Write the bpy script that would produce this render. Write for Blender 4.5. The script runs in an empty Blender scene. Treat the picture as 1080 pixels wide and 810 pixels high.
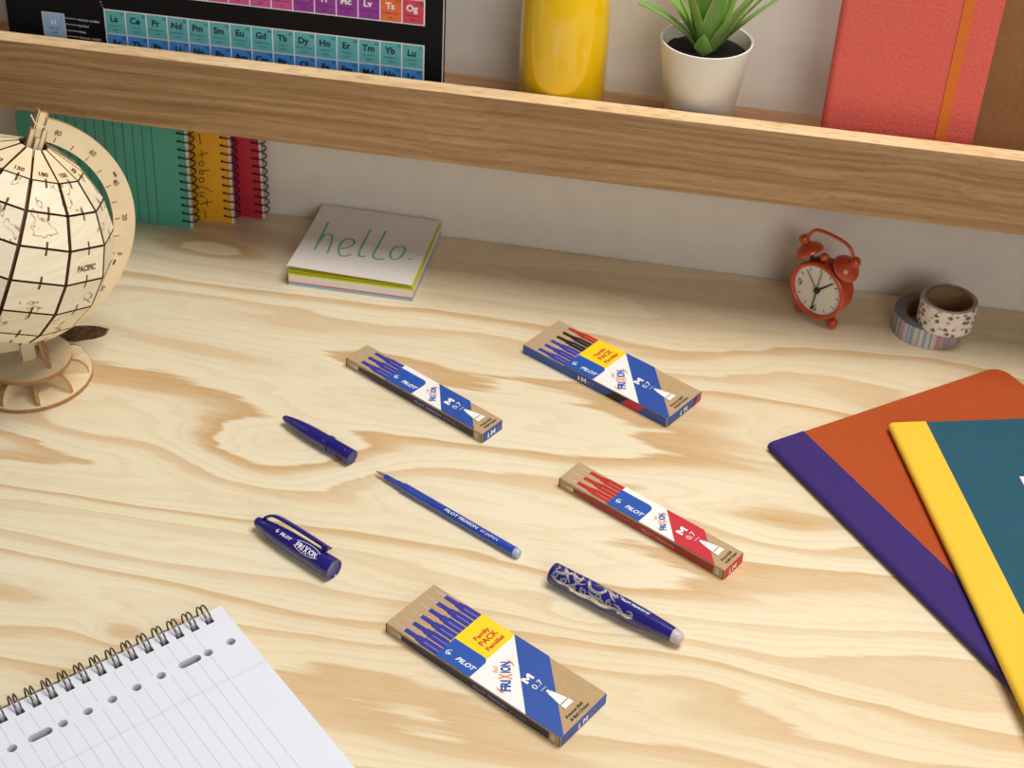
import bpy, bmesh, math, random
from mathutils import Vector, Matrix
random.seed(7)
PI = math.pi
SC = bpy.context.scene
COL = SC.collection
def lin(c):
    o = []
    for v in c:
        v /= 255.0
        o.append(v/12.92 if v <= .04045 else ((v+.055)/1.055)**2.4)
    return (o[0], o[1], o[2], 1.0)

# ------------------------------------------------------------------ camera
cam_d = bpy.data.cameras.new('camera')
cam = bpy.data.objects.new('camera', cam_d)
COL.objects.link(cam)
CR = Vector((.9817, .1873, .0345)); CU = Vector((-.1406, .5907, .7945)); CF = Vector((-.1284, .7848, -.6063))
CF.normalize(); CR = (CR - CF*CR.dot(CF)).normalized(); CU = CR.cross(CF)
M = Matrix((CR, CU, -CF)).transposed().to_4x4()
M.translation = (0, 0, .6264)
cam.matrix_world = M
cam_d.sensor_width = 36
cam_d.lens = 1588.69/1080*36
cam_d.clip_start = .05
cam_d.dof.use_dof = True
cam_d.dof.focus_distance = .85
cam_d.dof.aperture_fstop = 20
SC.camera = cam
# ------------------------------------------------------------------ light
SC.view_settings.view_transform = 'Standard'
SC.view_settings.look = 'None'
SC.view_settings.exposure = 0.0
SC.view_settings.gamma = 1.0
SC.view_settings.use_curve_mapping = False
w = bpy.data.worlds.new('world'); SC.world = w; w.use_nodes = True
bg = w.node_tree.nodes['Background']
bg.inputs[0].default_value = (1.0, .985, .97, 1); bg.inputs[1].default_value = .11
def area(name, loc, target, size, power, color):
    d = bpy.data.lights.new(name, 'AREA'); d.shape = 'RECTANGLE'; d.size = size[0]; d.size_y = size[1]
    d.energy = power; d.color = color
    o = bpy.data.objects.new(name, d); COL.objects.link(o)
    o.location = loc
    o.rotation_euler = (Vector(target)-Vector(loc)).to_track_quat('-Z', 'Y').to_euler()
    return o
area('studio_softbox', (.30, .75, 1.45), (-.06, .70, 0), (.70, .70), 20.5, (1.0, .965, .915))
area('fill_softbox', (.75, -.85, .85), (-.1, .90, .10), (.9, .9), 10.5, (1.0, .985, .965))

# ------------------------------------------------------------------ node helpers
def nd(nt, typ, ins=None, **props):
    n = nt.nodes.new(typ)
    for k, v in props.items(): setattr(n, k, v)
    for k, v in (ins or {}).items():
        s = n.inputs[k]
        if isinstance(v, bpy.types.NodeSocket): nt.links.new(v, s)
        else: s.default_value = v
    return n
def mth(nt, op, a, b=0.0, c=None, clamp=False):
    ins = {0: a, 1: b}
    if c is not None: ins[2] = c
    return nd(nt, 'ShaderNodeMath', ins, operation=op, use_clamp=clamp).outputs[0]
def mix(nt, fac, a, b, bt='MIX'):
    n = nd(nt, 'ShaderNodeMix', None, data_type='RGBA', blend_type=bt)
    for i, v in ((0, fac), (6, a), (7, b)):
        if isinstance(v, bpy.types.NodeSocket): nt.links.new(v, n.inputs[i])
        else: n.inputs[i].default_value = v
    return n.outputs[2]
def ramp(nt, fac, stops, interp='LINEAR'):
    n = nd(nt, 'ShaderNodeValToRGB', {0: fac})
    cr = n.color_ramp; cr.interpolation = interp
    while len(cr.elements) < len(stops): cr.elements.new(1.0)
    for e, (p, c) in zip(cr.elements, stops):
        e.position = p; e.color = c
    return n.outputs[0]
def smooth(nt, v, a, b):
    n = nd(nt, 'ShaderNodeMapRange', {0: v, 1: a, 2: b, 3: 0.0, 4: 1.0}, interpolation_type='SMOOTHSTEP')
    return n.outputs[0]
def start(name):
    m = bpy.data.materials.new(name); m.use_nodes = True
    nt = m.node_tree
    b = nt.nodes['Principled BSDF']
    tc = nd(nt, 'ShaderNodeTexCoord')
    return m, nt, b, tc.outputs['Object']
def noise(nt, vec, scale, detail=2.0, dist=0.0, rough=.5):
    return nd(nt, 'ShaderNodeTexNoise', {'Vector': vec, 'Scale': scale, 'Detail': detail, 'Distortion': dist, 'Roughness': rough}).outputs[0]
def stretch(nt, vec, s, off=(0, 0, 0), rot=(0, 0, 0)):
    return nd(nt, 'ShaderNodeMapping', {'Vector': vec, 'Scale': s, 'Location': off, 'Rotation': rot}).outputs[0]
MATS = {}
def mat(name, rgb, rough=.5, metal=0.0, var=.06, scale=150.0, bump=0.0, coat=0.0, spec=.5, trans=0.0, sub=0.0, sheen=0.0):
    if name in MATS: return MATS[name]
    m, nt, b, ob = start(name)
    n = noise(nt, ob, scale, 3.0)
    c = lin(rgb)
    dk = tuple(max(0, v*(1-var)) for v in c[:3])+(1,); lt = tuple(min(1, v*(1+var)) for v in c[:3])+(1,)
    nt.links.new(ramp(nt, n, [(.3, dk), (.7, lt)]), b.inputs['Base Color'])
    b.inputs['Roughness'].default_value = rough; b.inputs['Metallic'].default_value = metal
    b.inputs['Coat Weight'].default_value = coat; b.inputs['Specular IOR Level'].default_value = spec
    b.inputs['Transmission Weight'].default_value = trans
    b.inputs['Sheen Weight'].default_value = sheen
    if coat: b.inputs['Coat Roughness'].default_value = .08
    if sub:
        b.inputs['Subsurface Weight'].default_value = sub; b.inputs['Subsurface Scale'].default_value = .004
    if bump:
        bn = nd(nt, 'ShaderNodeBump', {'Height': n, 'Strength': bump, 'Distance': .001})
        nt.links.new(bn.outputs[0], b.inputs['Normal'])
    MATS[name] = m
    return m

# ------------------------------------------------------------------ mesh builder
class MB:
    def __init__(s): s.v = []; s.f = []; s.m = []; s.mats = []
    def mi(s, m):
        if m not in s.mats: s.mats.append(m)
        return s.mats.index(m)
    def add(s, vs, fs, m, X=None):
        o = len(s.v); k = s.mi(m)
        for v in vs:
            v = Vector(v)
            s.v.append(X @ v if X is not None else v)
        for f in fs: s.f.append([o+i for i in f]); s.m.append(k)
    def build(s, name, parent=None, smooth=None, loc=None):
        me = bpy.data.meshes.new(name)
        me.from_pydata([tuple(v) for v in s.v], [], s.f)
        for m in s.mats: me.materials.append(m)
        me.polygons.foreach_set('material_index', s.m)
        if smooth is not None:
            me.polygons.foreach_set('use_smooth', [True]*len(me.polygons))
            me.set_sharp_from_angle(angle=math.radians(smooth))
        me.update()
        o = bpy.data.objects.new(name, me); COL.objects.link(o)
        if parent: o.parent = parent
        if loc is not None: o.location = loc
        return o
def box(mb, lo, hi, m, X=None, bevel=0.0, seg=2):
    bm = bmesh.new()
    bmesh.ops.create_cube(bm, size=1.0)
    for v in bm.verts: v.co = Vector([lo[i]+(v.co[i]+.5)*(hi[i]-lo[i]) for i in range(3)])
    if bevel: bmesh.ops.bevel(bm, geom=bm.edges[:], offset=bevel, segments=seg, affect='EDGES', profile=.5)
    from_bm(mb, bm, m, X)
def from_bm(mb, bm, m, X=None):
    bm.verts.index_update()
    mb.add([v.co.copy() for v in bm.verts], [[v.index for v in f.verts] for f in bm.faces], m, X); bm.free()
def prism(mb, poly, z0, z1, m, X=None, side=None):
    n = len(poly)
    mb.add([(x, y, z0) for x, y in poly]+[(x, y, z1) for x, y in poly], [list(range(n))[::-1], list(range(n, 2*n))], m, X)
    mb.add([(x, y, z0) for x, y in poly]+[(x, y, z1) for x, y in poly], [[i, (i+1) % n, n+(i+1) % n, n+i] for i in range(n)], side or m, X)
def flat(mb, poly, z, m, X=None):
    mb.add([(x, y, z) for x, y in poly], [list(range(len(poly)))], m, X)
def lathe(mb, prof, m, X=None, seg=40, mats=None, caps=True, closed=False):
    """prof: list of (radius, height) revolved about Z."""
    vs = []
    for r, z in prof:
        for k in range(seg):
            a = 2*PI*k/seg; vs.append((r*math.cos(a), r*math.sin(a), z))
    n = len(prof); base = len(mb.v)
    rng = range(n) if closed else range(n-1)
    groups = {}
    for i in rng:
        mm = mats[i] if mats else m; j = (i+1) % n
        groups.setdefault(mm, []).extend([[i*seg+k, i*seg+(k+1) % seg, j*seg+(k+1) % seg, j*seg+k] for k in range(seg)])
    if caps and not closed:
        groups.setdefault(mats[0] if mats else m, []).append(list(range(seg))[::-1])
        groups.setdefault(mats[-1] if mats else m, []).append([(n-1)*seg+k for k in range(seg)])
    first = True
    for mm, fs in groups.items():
        if first: mb.add(vs, fs, mm, X); first = False
        else:
            k = mb.mi(mm)
            for f in fs: mb.f.append([base+i for i in f]); mb.m.append(k)
def tube(mb, path, r, m, X=None, seg=8, closed=False, caps=True):
    P = [Vector(p) for p in path]; n = len(P)
    rad = r if isinstance(r, (list, tuple)) else [r]*n
    vs = []; up = None
    for i in range(n):
        if closed: t = P[(i+1) % n]-P[i-1]
        else: t = P[min(i+1, n-1)]-P[max(i-1, 0)]
        t.normalize()
        if up is None:
            up = t.orthogonal().normalized()
        up = (up - t*up.dot(t)).normalized(); b = t.cross(up)
        for k in range(seg):
            a = 2*PI*k/seg
            vs.append(P[i]+(up*math.cos(a)+b*math.sin(a))*rad[i])
    fs = []
    for i in range(n if closed else n-1):
        j = (i+1) % n
        for k in range(seg): fs.append([i*seg+k, i*seg+(k+1) % seg, j*seg+(k+1) % seg, j*seg+k])
    if caps and not closed:
        fs.append(list(range(seg))[::-1]); fs.append([(n-1)*seg+k for k in range(seg)])
    mb.add(vs, fs, m, X)
def ball(mb, c, r, m, X=None, u=16, v=10, sc=(1, 1, 1)):
    bm = bmesh.new(); bmesh.ops.create_uvsphere(bm, u_segments=u, v_segments=v, radius=r)
    for w_ in bm.verts: w_.co = Vector([w_.co[i]*sc[i]+c[i] for i in range(3)])
    from_bm(mb, bm, m, X)
def ribbon(pts, wd, rounded=True):
    """2-D polyline -> list of quads (flat stroke of width wd, or a list of widths)."""
    P = [Vector((p[0], p[1])) for p in pts]; n = len(P)
    W = wd if isinstance(wd, (list, tuple)) else [wd]*n
    L = []; R = []
    for i in range(n):
        t = (P[min(i+1, n-1)]-P[max(i-1, 0)]).normalized(); nn = Vector((-t.y, t.x))
        L.append(P[i]+nn*W[i]/2); R.append(P[i]-nn*W[i]/2)
    quads = [[R[i], R[i+1], L[i+1], L[i]] for i in range(n-1)]
    if rounded:
        for p, ww in ((P[0], W[0]), (P[-1], W[-1])):
            quads.append([p+Vector((math.cos(2*PI*k/10), math.sin(2*PI*k/10)))*ww/2 for k in range(10)])
    return quads
def spl(pts, n=6):
    """Catmull-Rom through 2-D or 3-D points"""
    P = [Vector(p) for p in pts]; out = []
    for i in range(len(P)-1):
        a = P[max(i-1, 0)]; b = P[i]; c = P[i+1]; d = P[min(i+2, len(P)-1)]
        for k in range(n):
            t = k/n
            out.append(.5*((2*b)+(c-a)*t+(2*a-5*b+4*c-d)*t*t+(3*b-a-3*c+d)*t**3))
    out.append(P[-1]); return out
_TX = {}
def text2d(body, bold=0.0, shear=0.0, space=1.0):
    """built-in font lettering as flat triangles; cap height 1, starts at x=0, baseline y=0"""
    k = (body, bold, shear, space)
    if k in _TX: return _TX[k]
    cu = bpy.data.curves.new('txt', 'FONT'); cu.body = body; cu.size = 1.0; cu.offset = bold; cu.shear = shear
    cu.space_character = space; cu.resolution_u = 3
    ob = bpy.data.objects.new('txt', cu)
    me = bpy.data.meshes.new_from_object(ob)
    vs = [(v.co.x, v.co.y) for v in me.vertices]; fs = [list(p.vertices) for p in me.polygons]
    bpy.data.objects.remove(ob); bpy.data.meshes.remove(me); bpy.data.curves.remove(cu)
    xs = [v[0] for v in vs]; x0, x1 = min(xs), max(xs)
    vs = [((x-x0)/.73, y/.73) for x, y in vs]
    _TX[k] = (vs, fs, (x1-x0)/.73); return _TX[k]
def text(mb, body, m, O, U, V, h, width=None, anchor='l', bold=0.0, shear=0.0, space=1.0, wrap=None):
    """lettering on the plane O + U*x + V*y, cap height h; wrap(x,y) maps to 3-D instead"""
    vs, fs, wd = text2d(body, bold, shear, space)
    sx = h if width is None else width/wd
    off = {'l': 0, 'c': -wd/2, 'r': -wd}[anchor]
    P = []
    O = Vector(O); U = Vector(U).normalized(); V = Vector(V).normalized()
    for x, y in vs:
        a = (x+off)*sx; b = y*h
        P.append(wrap(a, b) if wrap else O+U*a+V*b)
    if wrap:  # finer triangles so the print follows the curve
        bm = bmesh.new(); bv = [bm.verts.new((((x+off)*sx), y*h, 0)) for x, y in vs]
        for f in fs:
            try: bm.faces.new([bv[i] for i in f])
            except ValueError: pass
        for _ in range(2):
            es = [e for e in bm.edges if e.calc_length() > h*.35]
            if es: bmesh.ops.subdivide_edges(bm, edges=es, cuts=1)
        bmesh.ops.triangulate(bm, faces=bm.faces[:])
        for v in bm.verts: v.co = wrap(v.co.x, v.co.y)
        from_bm(mb, bm, m); return
    mb.add(P, fs, m)
# ------------------------------------------------------------------ tagging
def tag(o, label, cat, group=None):
    o['label'] = label; o['category'] = cat
    if group: o['group'] = group
    return o
def thing(name, label, cat, loc=(0, 0, 0), rz=0.0, group=None):
    o = bpy.data.objects.new(name, None); COL.objects.link(o)
    o.empty_display_size = .02
    o.location = loc; o.rotation_euler = (0, 0, rz)
    return tag(o, label, cat, group)
def struct(o): o['kind'] = 'structure'; return o

# ================================================================== materials of the room
def pine():
    m, nt, b, ob = start('knotty pine plywood')
    sp = nd(nt, 'ShaderNodeSeparateXYZ', {0: ob}); x, y = sp.outputs[0], sp.outputs[1]
    v1 = stretch(nt, ob, (2.5, 12.0, 1.0), (4.3, 1.7, .0))
    n1 = noise(nt, v1, 1.0, 1.2, .35)
    v2 = stretch(nt, ob, (9.0, 42.0, 1.0), (1.1, 7.3, .0))
    n2 = noise(nt, v2, 1.0, 2.0, .2)
    v3 = stretch(nt, ob, (30.0, 900.0, 1.0))
    n3 = noise(nt, v3, 1.0, 3.0)
    field = mth(nt, 'MULTIPLY', n1, 4.2)
    field = mth(nt, 'SUBTRACT', field, mth(nt, 'MULTIPLY', mth(nt, 'MAXIMUM', mth(nt, 'SUBTRACT', .64, y), 0.0), 20.0))
    field = mth(nt, 'ADD', field, mth(nt, 'MULTIPLY', y, 17.0))
    field = mth(nt, 'ADD', field, mth(nt, 'MULTIPLY', n2, .75))
    v4 = stretch(nt, ob, (14.0, 260.0, 1.0), (5, 1, 0))
    n4 = noise(nt, v4, 1.0, 4.0, .0, .62)
    field = mth(nt, 'ADD', field, mth(nt, 'MULTIPLY', n4, .30))
    # where the veneer cuts through a dip in the rings: eyes and tongues of grain
    for (px, py, sx, sy, a) in ((-.268, .70, .075, .042, 2.2), (-.35, .645, .12, .012, .9), (-.40, .70, .06, .022, .9), (.06, .705, .06, .028, .9),
                                (-.05, .602, .035, .010, 1.0), (-.30, .535, .022, .010, 1.0), (-.12, .92, .11, .018, 1.3), (-.39, .925, .06, .018, 1.1), (.1, .80, .09, .02, -1.0)):
        dx = mth(nt, 'DIVIDE', mth(nt, 'SUBTRACT', x, px), sx); dy = mth(nt, 'DIVIDE', mth(nt, 'SUBTRACT', y, py), sy)
        r2 = mth(nt, 'ADD', mth(nt, 'MULTIPLY', dx, dx), mth(nt, 'MULTIPLY', dy, dy))
        e = mth(nt, 'POWER', 2.718, mth(nt, 'MULTIPLY', r2, -1.0))
        field = mth(nt, 'ADD', field, mth(nt, 'MULTIPLY', e, a))
    t = mth(nt, 'FRACT', field)
    late = mth(nt, 'MULTIPLY', smooth(nt, t, .42, .93), mth(nt, 'SUBTRACT', 1.0, smooth(nt, t, .93, 1.0)))
    # some rings are darker than others
    ring = nd(nt, 'ShaderNodeTexWhiteNoise', {'W': mth(nt, 'FLOOR', field)}, noise_dimensions='1D').outputs[0]
    late = mth(nt, 'MULTIPLY', late, mth(nt, 'ADD', mth(nt, 'MULTIPLY', ring, .65), .25))
    late = mth(nt, 'MULTIPLY', late, mth(nt, 'ADD', mth(nt, 'MULTIPLY', n3, .7), .65), clamp=True)
    big = noise(nt, stretch(nt, ob, (2.0, 5.0, 1.0), (9, 3, 0)), 1.0, 2.0)
    c = mix(nt, late, mix(nt, smooth(nt, big, .35, .65), lin((240, 228, 198)), lin((234, 217, 182))), lin((208, 168, 114)))
    f2 = mth(nt, 'FRACT', mth(nt, 'MULTIPLY', field, 4.0))
    c = mix(nt, mth(nt, 'MULTIPLY', smooth(nt, f2, .45, .95), .16), c, lin((204, 162, 108)))
    fl = smooth(nt, noise(nt, stretch(nt, ob, (70.0, 1500.0, 1.0), (3, 2, 0)), 1.0, 2.0), .62, .74)
    c = mix(nt, mth(nt, 'MULTIPLY', fl, .22), c, lin((176, 126, 76)))
    # the dark knot beside the globe
    wob = mth(nt, 'MULTIPLY', mth(nt, 'SUBTRACT', noise(nt, ob, 60.0, 3.0), .5), .9)
    kx = mth(nt, 'SUBTRACT', x, -.4425); ky = mth(nt, 'SUBTRACT', y, .797)
    ku = mth(nt, 'DIVIDE', mth(nt, 'ADD', mth(nt, 'MULTIPLY', kx, .93), mth(nt, 'MULTIPLY', ky, .37)), .022)
    kv = mth(nt, 'DIVIDE', mth(nt, 'SUBTRACT', mth(nt, 'MULTIPLY', ky, .93), mth(nt, 'MULTIPLY', kx, .37)), .010)
    kr = mth(nt, 'ADD', mth(nt, 'ADD', mth(nt, 'MULTIPLY', ku, ku), mth(nt, 'MULTIPLY', kv, kv)), wob)
    kn = mth(nt, 'SUBTRACT', 1.0, smooth(nt, kr, .85, 1.1))
    kc = mix(nt, smooth(nt, noise(nt, ob, 130.0, 4.0, 1.5), .4, .6), lin((104, 74, 50)), lin((70, 47, 32)))
    c = mix(nt, kn, c, kc)
    nt.links.new(c, b.inputs['Base Color'])
    b.inputs['Roughness'].default_value = .42
    b.inputs['Specular IOR Level'].default_value = .35
    bn = nd(nt, 'ShaderNodeBump', {'Height': n3, 'Strength': .12, 'Distance': .0006})
    nt.links.new(bn.outputs[0], b.inputs['Normal'])
    return m
def oak(name, c0, c1, c2, sx=5.0, sy=110.0):
    m, nt, b, ob = start(name)
    warp = noise(nt, stretch(nt, ob, (5.0, 9.0, 9.0)), 1.0, 2.0, .5)
    ad = nd(nt, 'ShaderNodeVectorMath', {0: ob}, operation='ADD')
    cb = nd(nt, 'ShaderNodeCombineXYZ', {1: mth(nt, 'MULTIPLY', warp, .014), 2: mth(nt, 'MULTIPLY', warp, .014)})
    nt.links.new(cb.outputs[0], ad.inputs[1])
    v = ad.outputs[0]
    a = noise(nt, stretch(nt, v, (sx, sy, sy)), 1.0, 3.0, .2)
    f = noise(nt, stretch(nt, v, (sx*9, sy*9, sy*9)), 1.0, 3.0)
    c = ramp(nt, a, [(.28, lin(c2)), (.5, lin(c1)), (.72, lin(c0))])
    c = mix(nt, mth(nt, 'MULTIPLY', smooth(nt, f, .52, .70), .5), c, lin(tuple(v_*.62 for v_ in c2)))
    nt.links.new(c, b.inputs['Base Color'])
    b.inputs['Roughness'].default_value = .55
    bn = nd(nt, 'ShaderNodeBump', {'Height': f, 'Strength': .15, 'Distance': .0008})
    nt.links.new(bn.outputs[0], b.inputs['Normal'])
    return m
M_pine = pine()
M_oak = oak('oak veneer', (192, 156, 112), (172, 134, 92), (146, 109, 70), 4.0, 260.0)
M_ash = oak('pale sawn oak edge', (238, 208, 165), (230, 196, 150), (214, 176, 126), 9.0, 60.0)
M_darkoak = oak('brown oak board', (166, 126, 88), (146, 108, 74), (120, 86, 58))
M_wall = mat('off white painted wall', (228, 221, 209), .85, var=.025, scale=60, bump=.06)

# ------------------------------------------------------------------ setting
mb = MB(); box(mb, (-1.2, .9885, -.05), (.8, 1.03, .62), M_wall)
struct(mb.build('wall_back'))
mb = MB(); box(mb, (-1.6, -1.6, -.78), (1.3, 1.03, -.75), mat('grey floor', (150, 146, 140), .7, scale=20))
struct(mb.build('floor'))
mb = MB(); box(mb, (-1.15, .15, -.028), (.75, .987, 0), M_pine, bevel=.0015)
desk = tag(mb.build('desk', smooth=40), 'wide pale knotty pine plywood desktop that everything stands on', 'desk')
# wall shelf: board, front lip
sh = thing('display_shelf', 'oak wall shelf with a raised front lip across the top', 'shelf', (0, .9, .114))
mb = MB(); box(mb, (-.80, .0142, .007), (.285, .0882, .025), M_darkoak); mb.build('shelf_board', sh)
mb = MB(); box(mb, (-.80, 0, 0), (.285, .0141, .0537), M_oak, bevel=.0006)
lip = mb.build('front_lip', sh)
for xa in (-.8182, .2852):
    mb = MB(); box(mb, (xa, 0, -.1138), (xa+.018, .0882, .0537), M_oak, bevel=.0006); mb.build('side_panel', sh)
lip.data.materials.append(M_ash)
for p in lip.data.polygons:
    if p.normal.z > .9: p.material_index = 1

# ================================================================== colours of the things
M_kraft = mat('kraft card', (190, 160, 118), .85, var=.10, scale=900, bump=.1)
M_kraftdk = mat('kraft card slit', (84, 64, 44), .9)
M_white = mat('white print', (246, 244, 242), .5, var=.01)
M_blue = mat('royal blue print', (42, 82, 168), .45, var=.03)
M_bluepanel = mat('bright blue print', (34, 86, 178), .45, var=.03)
M_navy = mat('shaded navy print', (34, 30, 66), .45, var=.05)  # blue of the side-face refill, with its shade put into the colour
M_refill = mat('violet blue plastic print', (56, 58, 158), .4, var=.05)
M_refillhi = mat('pale lilac highlight and text print', (150, 150, 205), .5)
M_redprint = mat('red print', (205, 46, 62), .45, var=.03)
M_refillred = mat('red plastic print', (184, 44, 40), .4, var=.06)
M_redhi = mat('pale red highlight and text print', (226, 130, 120), .5)
M_redside = mat('shaded red print', (150, 34, 32), .45, var=.06)  # red of the side-face refill, darkened to carry its shade
M_black = mat('black print', (26, 24, 26), .5)
M_blackhi = mat('grey highlight print', (120, 116, 110), .5)
M_yellow = mat('yellow print', (255, 218, 22), .45, var=.02)
M_orangeink = mat('orange print', (240, 140, 40), .5)
M_redink = mat('red ink', (206, 56, 40), .5)
M_steel = mat('steel', (214, 210, 206), .28, metal=.85)
M_metalprint = mat('silver print', (208, 204, 202), .35, metal=.4)
M_greyprint = mat('grey print', (150, 142, 160), .5)

# ================================================================== the refill packs
MG = [(0, 0), (0, 1), (.27, 1), (.5, .56), (.73, 1), (1, 1), (1, 0), (.75, 0), (.75, .60), (.56, .24), (.44, .24), (.25, .60), (.25, 0)]
def fat_M(mb, m, O, U, V, h, wd):
    O = Vector(O); U = Vector(U); V = Vector(V)
    mb.add([O+U*x*wd+V*y*h for x, y in MG], [list(range(len(MG)))], m)
def logo(mb, m, cu, cv, r, z):
    """round nib-like mark: an open crescent with a small leaf inside"""
    out = [(cu+r*math.cos(a), cv+r*math.sin(a)) for a in [PI*.42+PI*1.05*k/14 for k in range(15)]]
    inn = [(cu+r*.18+r*.86*math.cos(a), cv+r*.86*math.sin(a)) for a in [PI*.45+PI*.98*k/14 for k in range(15)]]
    for k in range(14): flat(mb, [out[k], out[k+1], inn[k+1], inn[k]], z, m)
    leaf = [(-.35, .1), (-.3, -.35), (.05, -.62), (.5, -.5), (.75, -.15), (.35, -.1), (.1, .18)]
    flat(mb, [(cu+x*r, cv+y*r) for x, y in leaf], z, m)
def rounded_panel(u0, v0, u1, v1, r):
    """rectangle whose (u1,v1) corner is round"""
    return [(u0, v0), (u1, v0)]+[(u1-r+r*math.cos(a), v1-r+r*math.sin(a)) for a in [PI/2*k/8 for k in range(9)]]+[(u0, v1)]
def refill_relief(mb, v, z, mbody, mhi, u_end, mtip=None, scale=1.0):
    """one refill lying in the carton window, point towards u=0, as a low relief"""
    prof = [(3.2, .25), (4.0, .5), (7.5, .62), (11.8, 1.0), (11.8, 1.5), (20.4, 1.65), (21.2, 2.3), (24.0, 2.35), (24.4, 2.95), (u_end, 2.95)]
    prof = [(u*.001, r*.001*scale) for u, r in prof]
    seg = 6; H = .00042
    for i in range(len(prof)-1):
        (u0, r0), (u1, r1) = prof[i], prof[i+1]
        m = M_metalprint if i < 3 else mbody
        a = [(u0, v-r0*math.cos(PI*k/seg), z+H*math.sin(PI*k/seg)*min(1, r0/.0025)) for k in range(seg+1)]
        b = [(u1, v-r1*math.cos(PI*k/seg), z+H*math.sin(PI*k/seg)*min(1, r1/.0025)) for k in range(seg+1)]
        mb.add(a+b, [[k, k+seg+1, k+seg+2, k+1] for k in range(seg)], m)
    for dv, w_ in ((-.0004, .00022),):  # painted highlight: a pale strip along the top of the refill
        zz = z+H+.00002
        mb.add([(.0262, v+dv-w_, zz), (u_end*.001, v+dv-w_, zz), (u_end*.001, v+dv+w_, zz), (.0262, v+dv+w_, zz)], [[0, 1, 2, 3]], mhi)
L = .124
def pack(label, W, H, x, y, th, cols, main, side, family):
    root = thing('refill_pack', label, 'refill pack', (x, y, 0), th, 'boxes of pen refills')
    six = W > .03
    mm = .001
    kb = MB(); box(kb, (0, 0, 0), (L, W, H), M_kraft, bevel=.0004, seg=1); carton = kb.build('carton', root)
    # end flap, printed
    fb = MB(); box(fb, (L-.0001, .0009, .0004), (L+.00035, W-.0006, H-.0002), main if not (six and cols[0] != cols[-1]) else M_blue)
    ex = L+.00042
    U = (0, 1, 0); V = (0, 0, 1)
    fr = (.40, .50, .63) if six else (.30, .46, .70)
    hh = H*.5
    fb.add([(ex, fr[0]*W-.0012, H*.2), (ex, fr[0]*W+.0006, H*.2), (ex, fr[0]*W+.0002, H*.62), (ex, fr[0]*W-.0003, H*.78)], [[0, 1, 2, 3]], M_white)
    fat_M(fb, M_white, (ex, fr[1]*W-.001, H*.22), U, V, hh, hh*1.1)
    text(fb, '0.7', M_greyprint if main is not M_redprint else M_redhi, (ex, fr[2]*W, H*.22), U, V, hh*.85)
    if six and cols[0] != cols[-1]:
        for v0, v1, m in ((.70, .80, M_black), (.80, .95, M_redprint)):
            fb.add([(ex, v0*W, H*.05), (ex, v1*W, H*.05), (ex, (v1+.10)*W if v1 < .9 else W*.985, H*.95), (ex, (v0+.10)*W, H*.95)], [[0, 1, 2, 3]], m)
    fb.build('end_flap', carton)
    # refills seen in the window
    n = len(cols)
    for i, c in enumerate(cols):
        mbody, mhi = c
        pitch = W/n if six else W/3.18
        v = pitch*(i+.5) if six else W*.19+pitch*i
        b = MB(); refill_relief(b, v, H, mbody, mhi, 37.2 if six else 36.9)
        o = b.build('refill', root, smooth=50)
        if len(set(cols)) > 1: o['label'] = {M_refill: 'blue refill', M_black: 'black refill', M_refillred: 'red refill'}[mbody]
    # printed sleeve
    z = H+.00045; e = .00006
    pb = MB()
    def F(poly, k, m): flat(pb, [(u*mm, v*mm) for u, v in poly], z+k*e, m)
    Wm = W*1000
    if six:
        F([(60.5, 0), (100.6, 0), (60.5, 39.6)], 0, M_white)
        F([(36.6, 12), (60.5, 12), (60.5, Wm), (36.6, Wm)], 0, M_yellow)
        F(rounded_panel(37, 0, 61.6, 16.3, 3.6), 1, M_bluepanel)
        F([(100.6, 0), (123.9, 0), (123.9, 2.6), (84.7, Wm), (60.5, Wm), (60.5, 39.6)], 0, main)
    else:
        F([(36.9, 0), (88.1, 0), (67.8, Wm), (36.9, Wm)], 0, M_white)
        F(rounded_panel(36.9, 0, 61.4, 16.6, 4.0), 1, M_bluepanel)
        F([(88.1, 0), (116.9, 0), (95.8, Wm), (67.8, Wm)], 0, main)
    # a skirt so the sleeve meets the carton
    sleeve = pb.build('printed_sleeve', root)
    tb = MB(); zt = z+2*e
    logo(tb, M_white, .0418, .0068 if not six else .0062, .0021, zt)
    text(tb, 'PILOT', M_white, (.0474, .0046 if six else .0047, zt), (1, 0, 0), (0, 1, 0), .0030, width=.0132, bold=.03, shear=.25)
    if six:
        for s, u, v0, v1, h in (('Family', 47.4, 22.6, 34.4, 3.1), ('PACK', 52.6, 21.6, 35.6, 3.9), ('Familial', 57.3, 21.4, 35.2, 2.9)):
            text(tb, s, M_redink, (u*mm, v0*mm, zt), (0, 1, 0), (-1, 0, 0), h*mm, width=(v1-v0)*mm, bold=.03)
    # the mark with the orange X
    if six: A = Vector((.0846, .0068, zt)); ln = .0212; h = .0054
    else: A = Vector((.0787, .0048, zt)); ln = .0150; h = .0039
    d = Vector((-.64, .77, 0)).normalized(); up = Vector((-d.y, d.x, 0))
    text(tb, 'FRI', M_blue, A, d, up, h, width=ln*.37, bold=.042)
    text(tb, 'X', M_orangeink, A+d*ln*.39-up*h*.16, d, up, h*1.35, width=ln*.20, bold=.03)
    text(tb, 'ION', M_blue, A+d*ln*.61, d, up, h, width=ln*.38, bold=.042)
    text(tb, 'Ball', M_orangeink, A+d*ln*.60+up*h*1.25, d, up, h*.5, width=ln*.24, shear=.3)
    def arc(c, ru, rv, a0, a1, wd):
        pts = []
        for k in range(9):
            a = a0+(a1-a0)*k/8; p = c+d*ru*math.cos(a)+up*rv*math.sin(a); pts.append((p.x, p.y))
        for q in ribbon(pts, [wd*(.3+.7*math.sin(PI*k/8)) for k in range(9)], False): flat(tb, [tuple(p) for p in q], zt, M_orangeink)
    cc = A+d*ln*.5+up*h*.5
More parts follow.
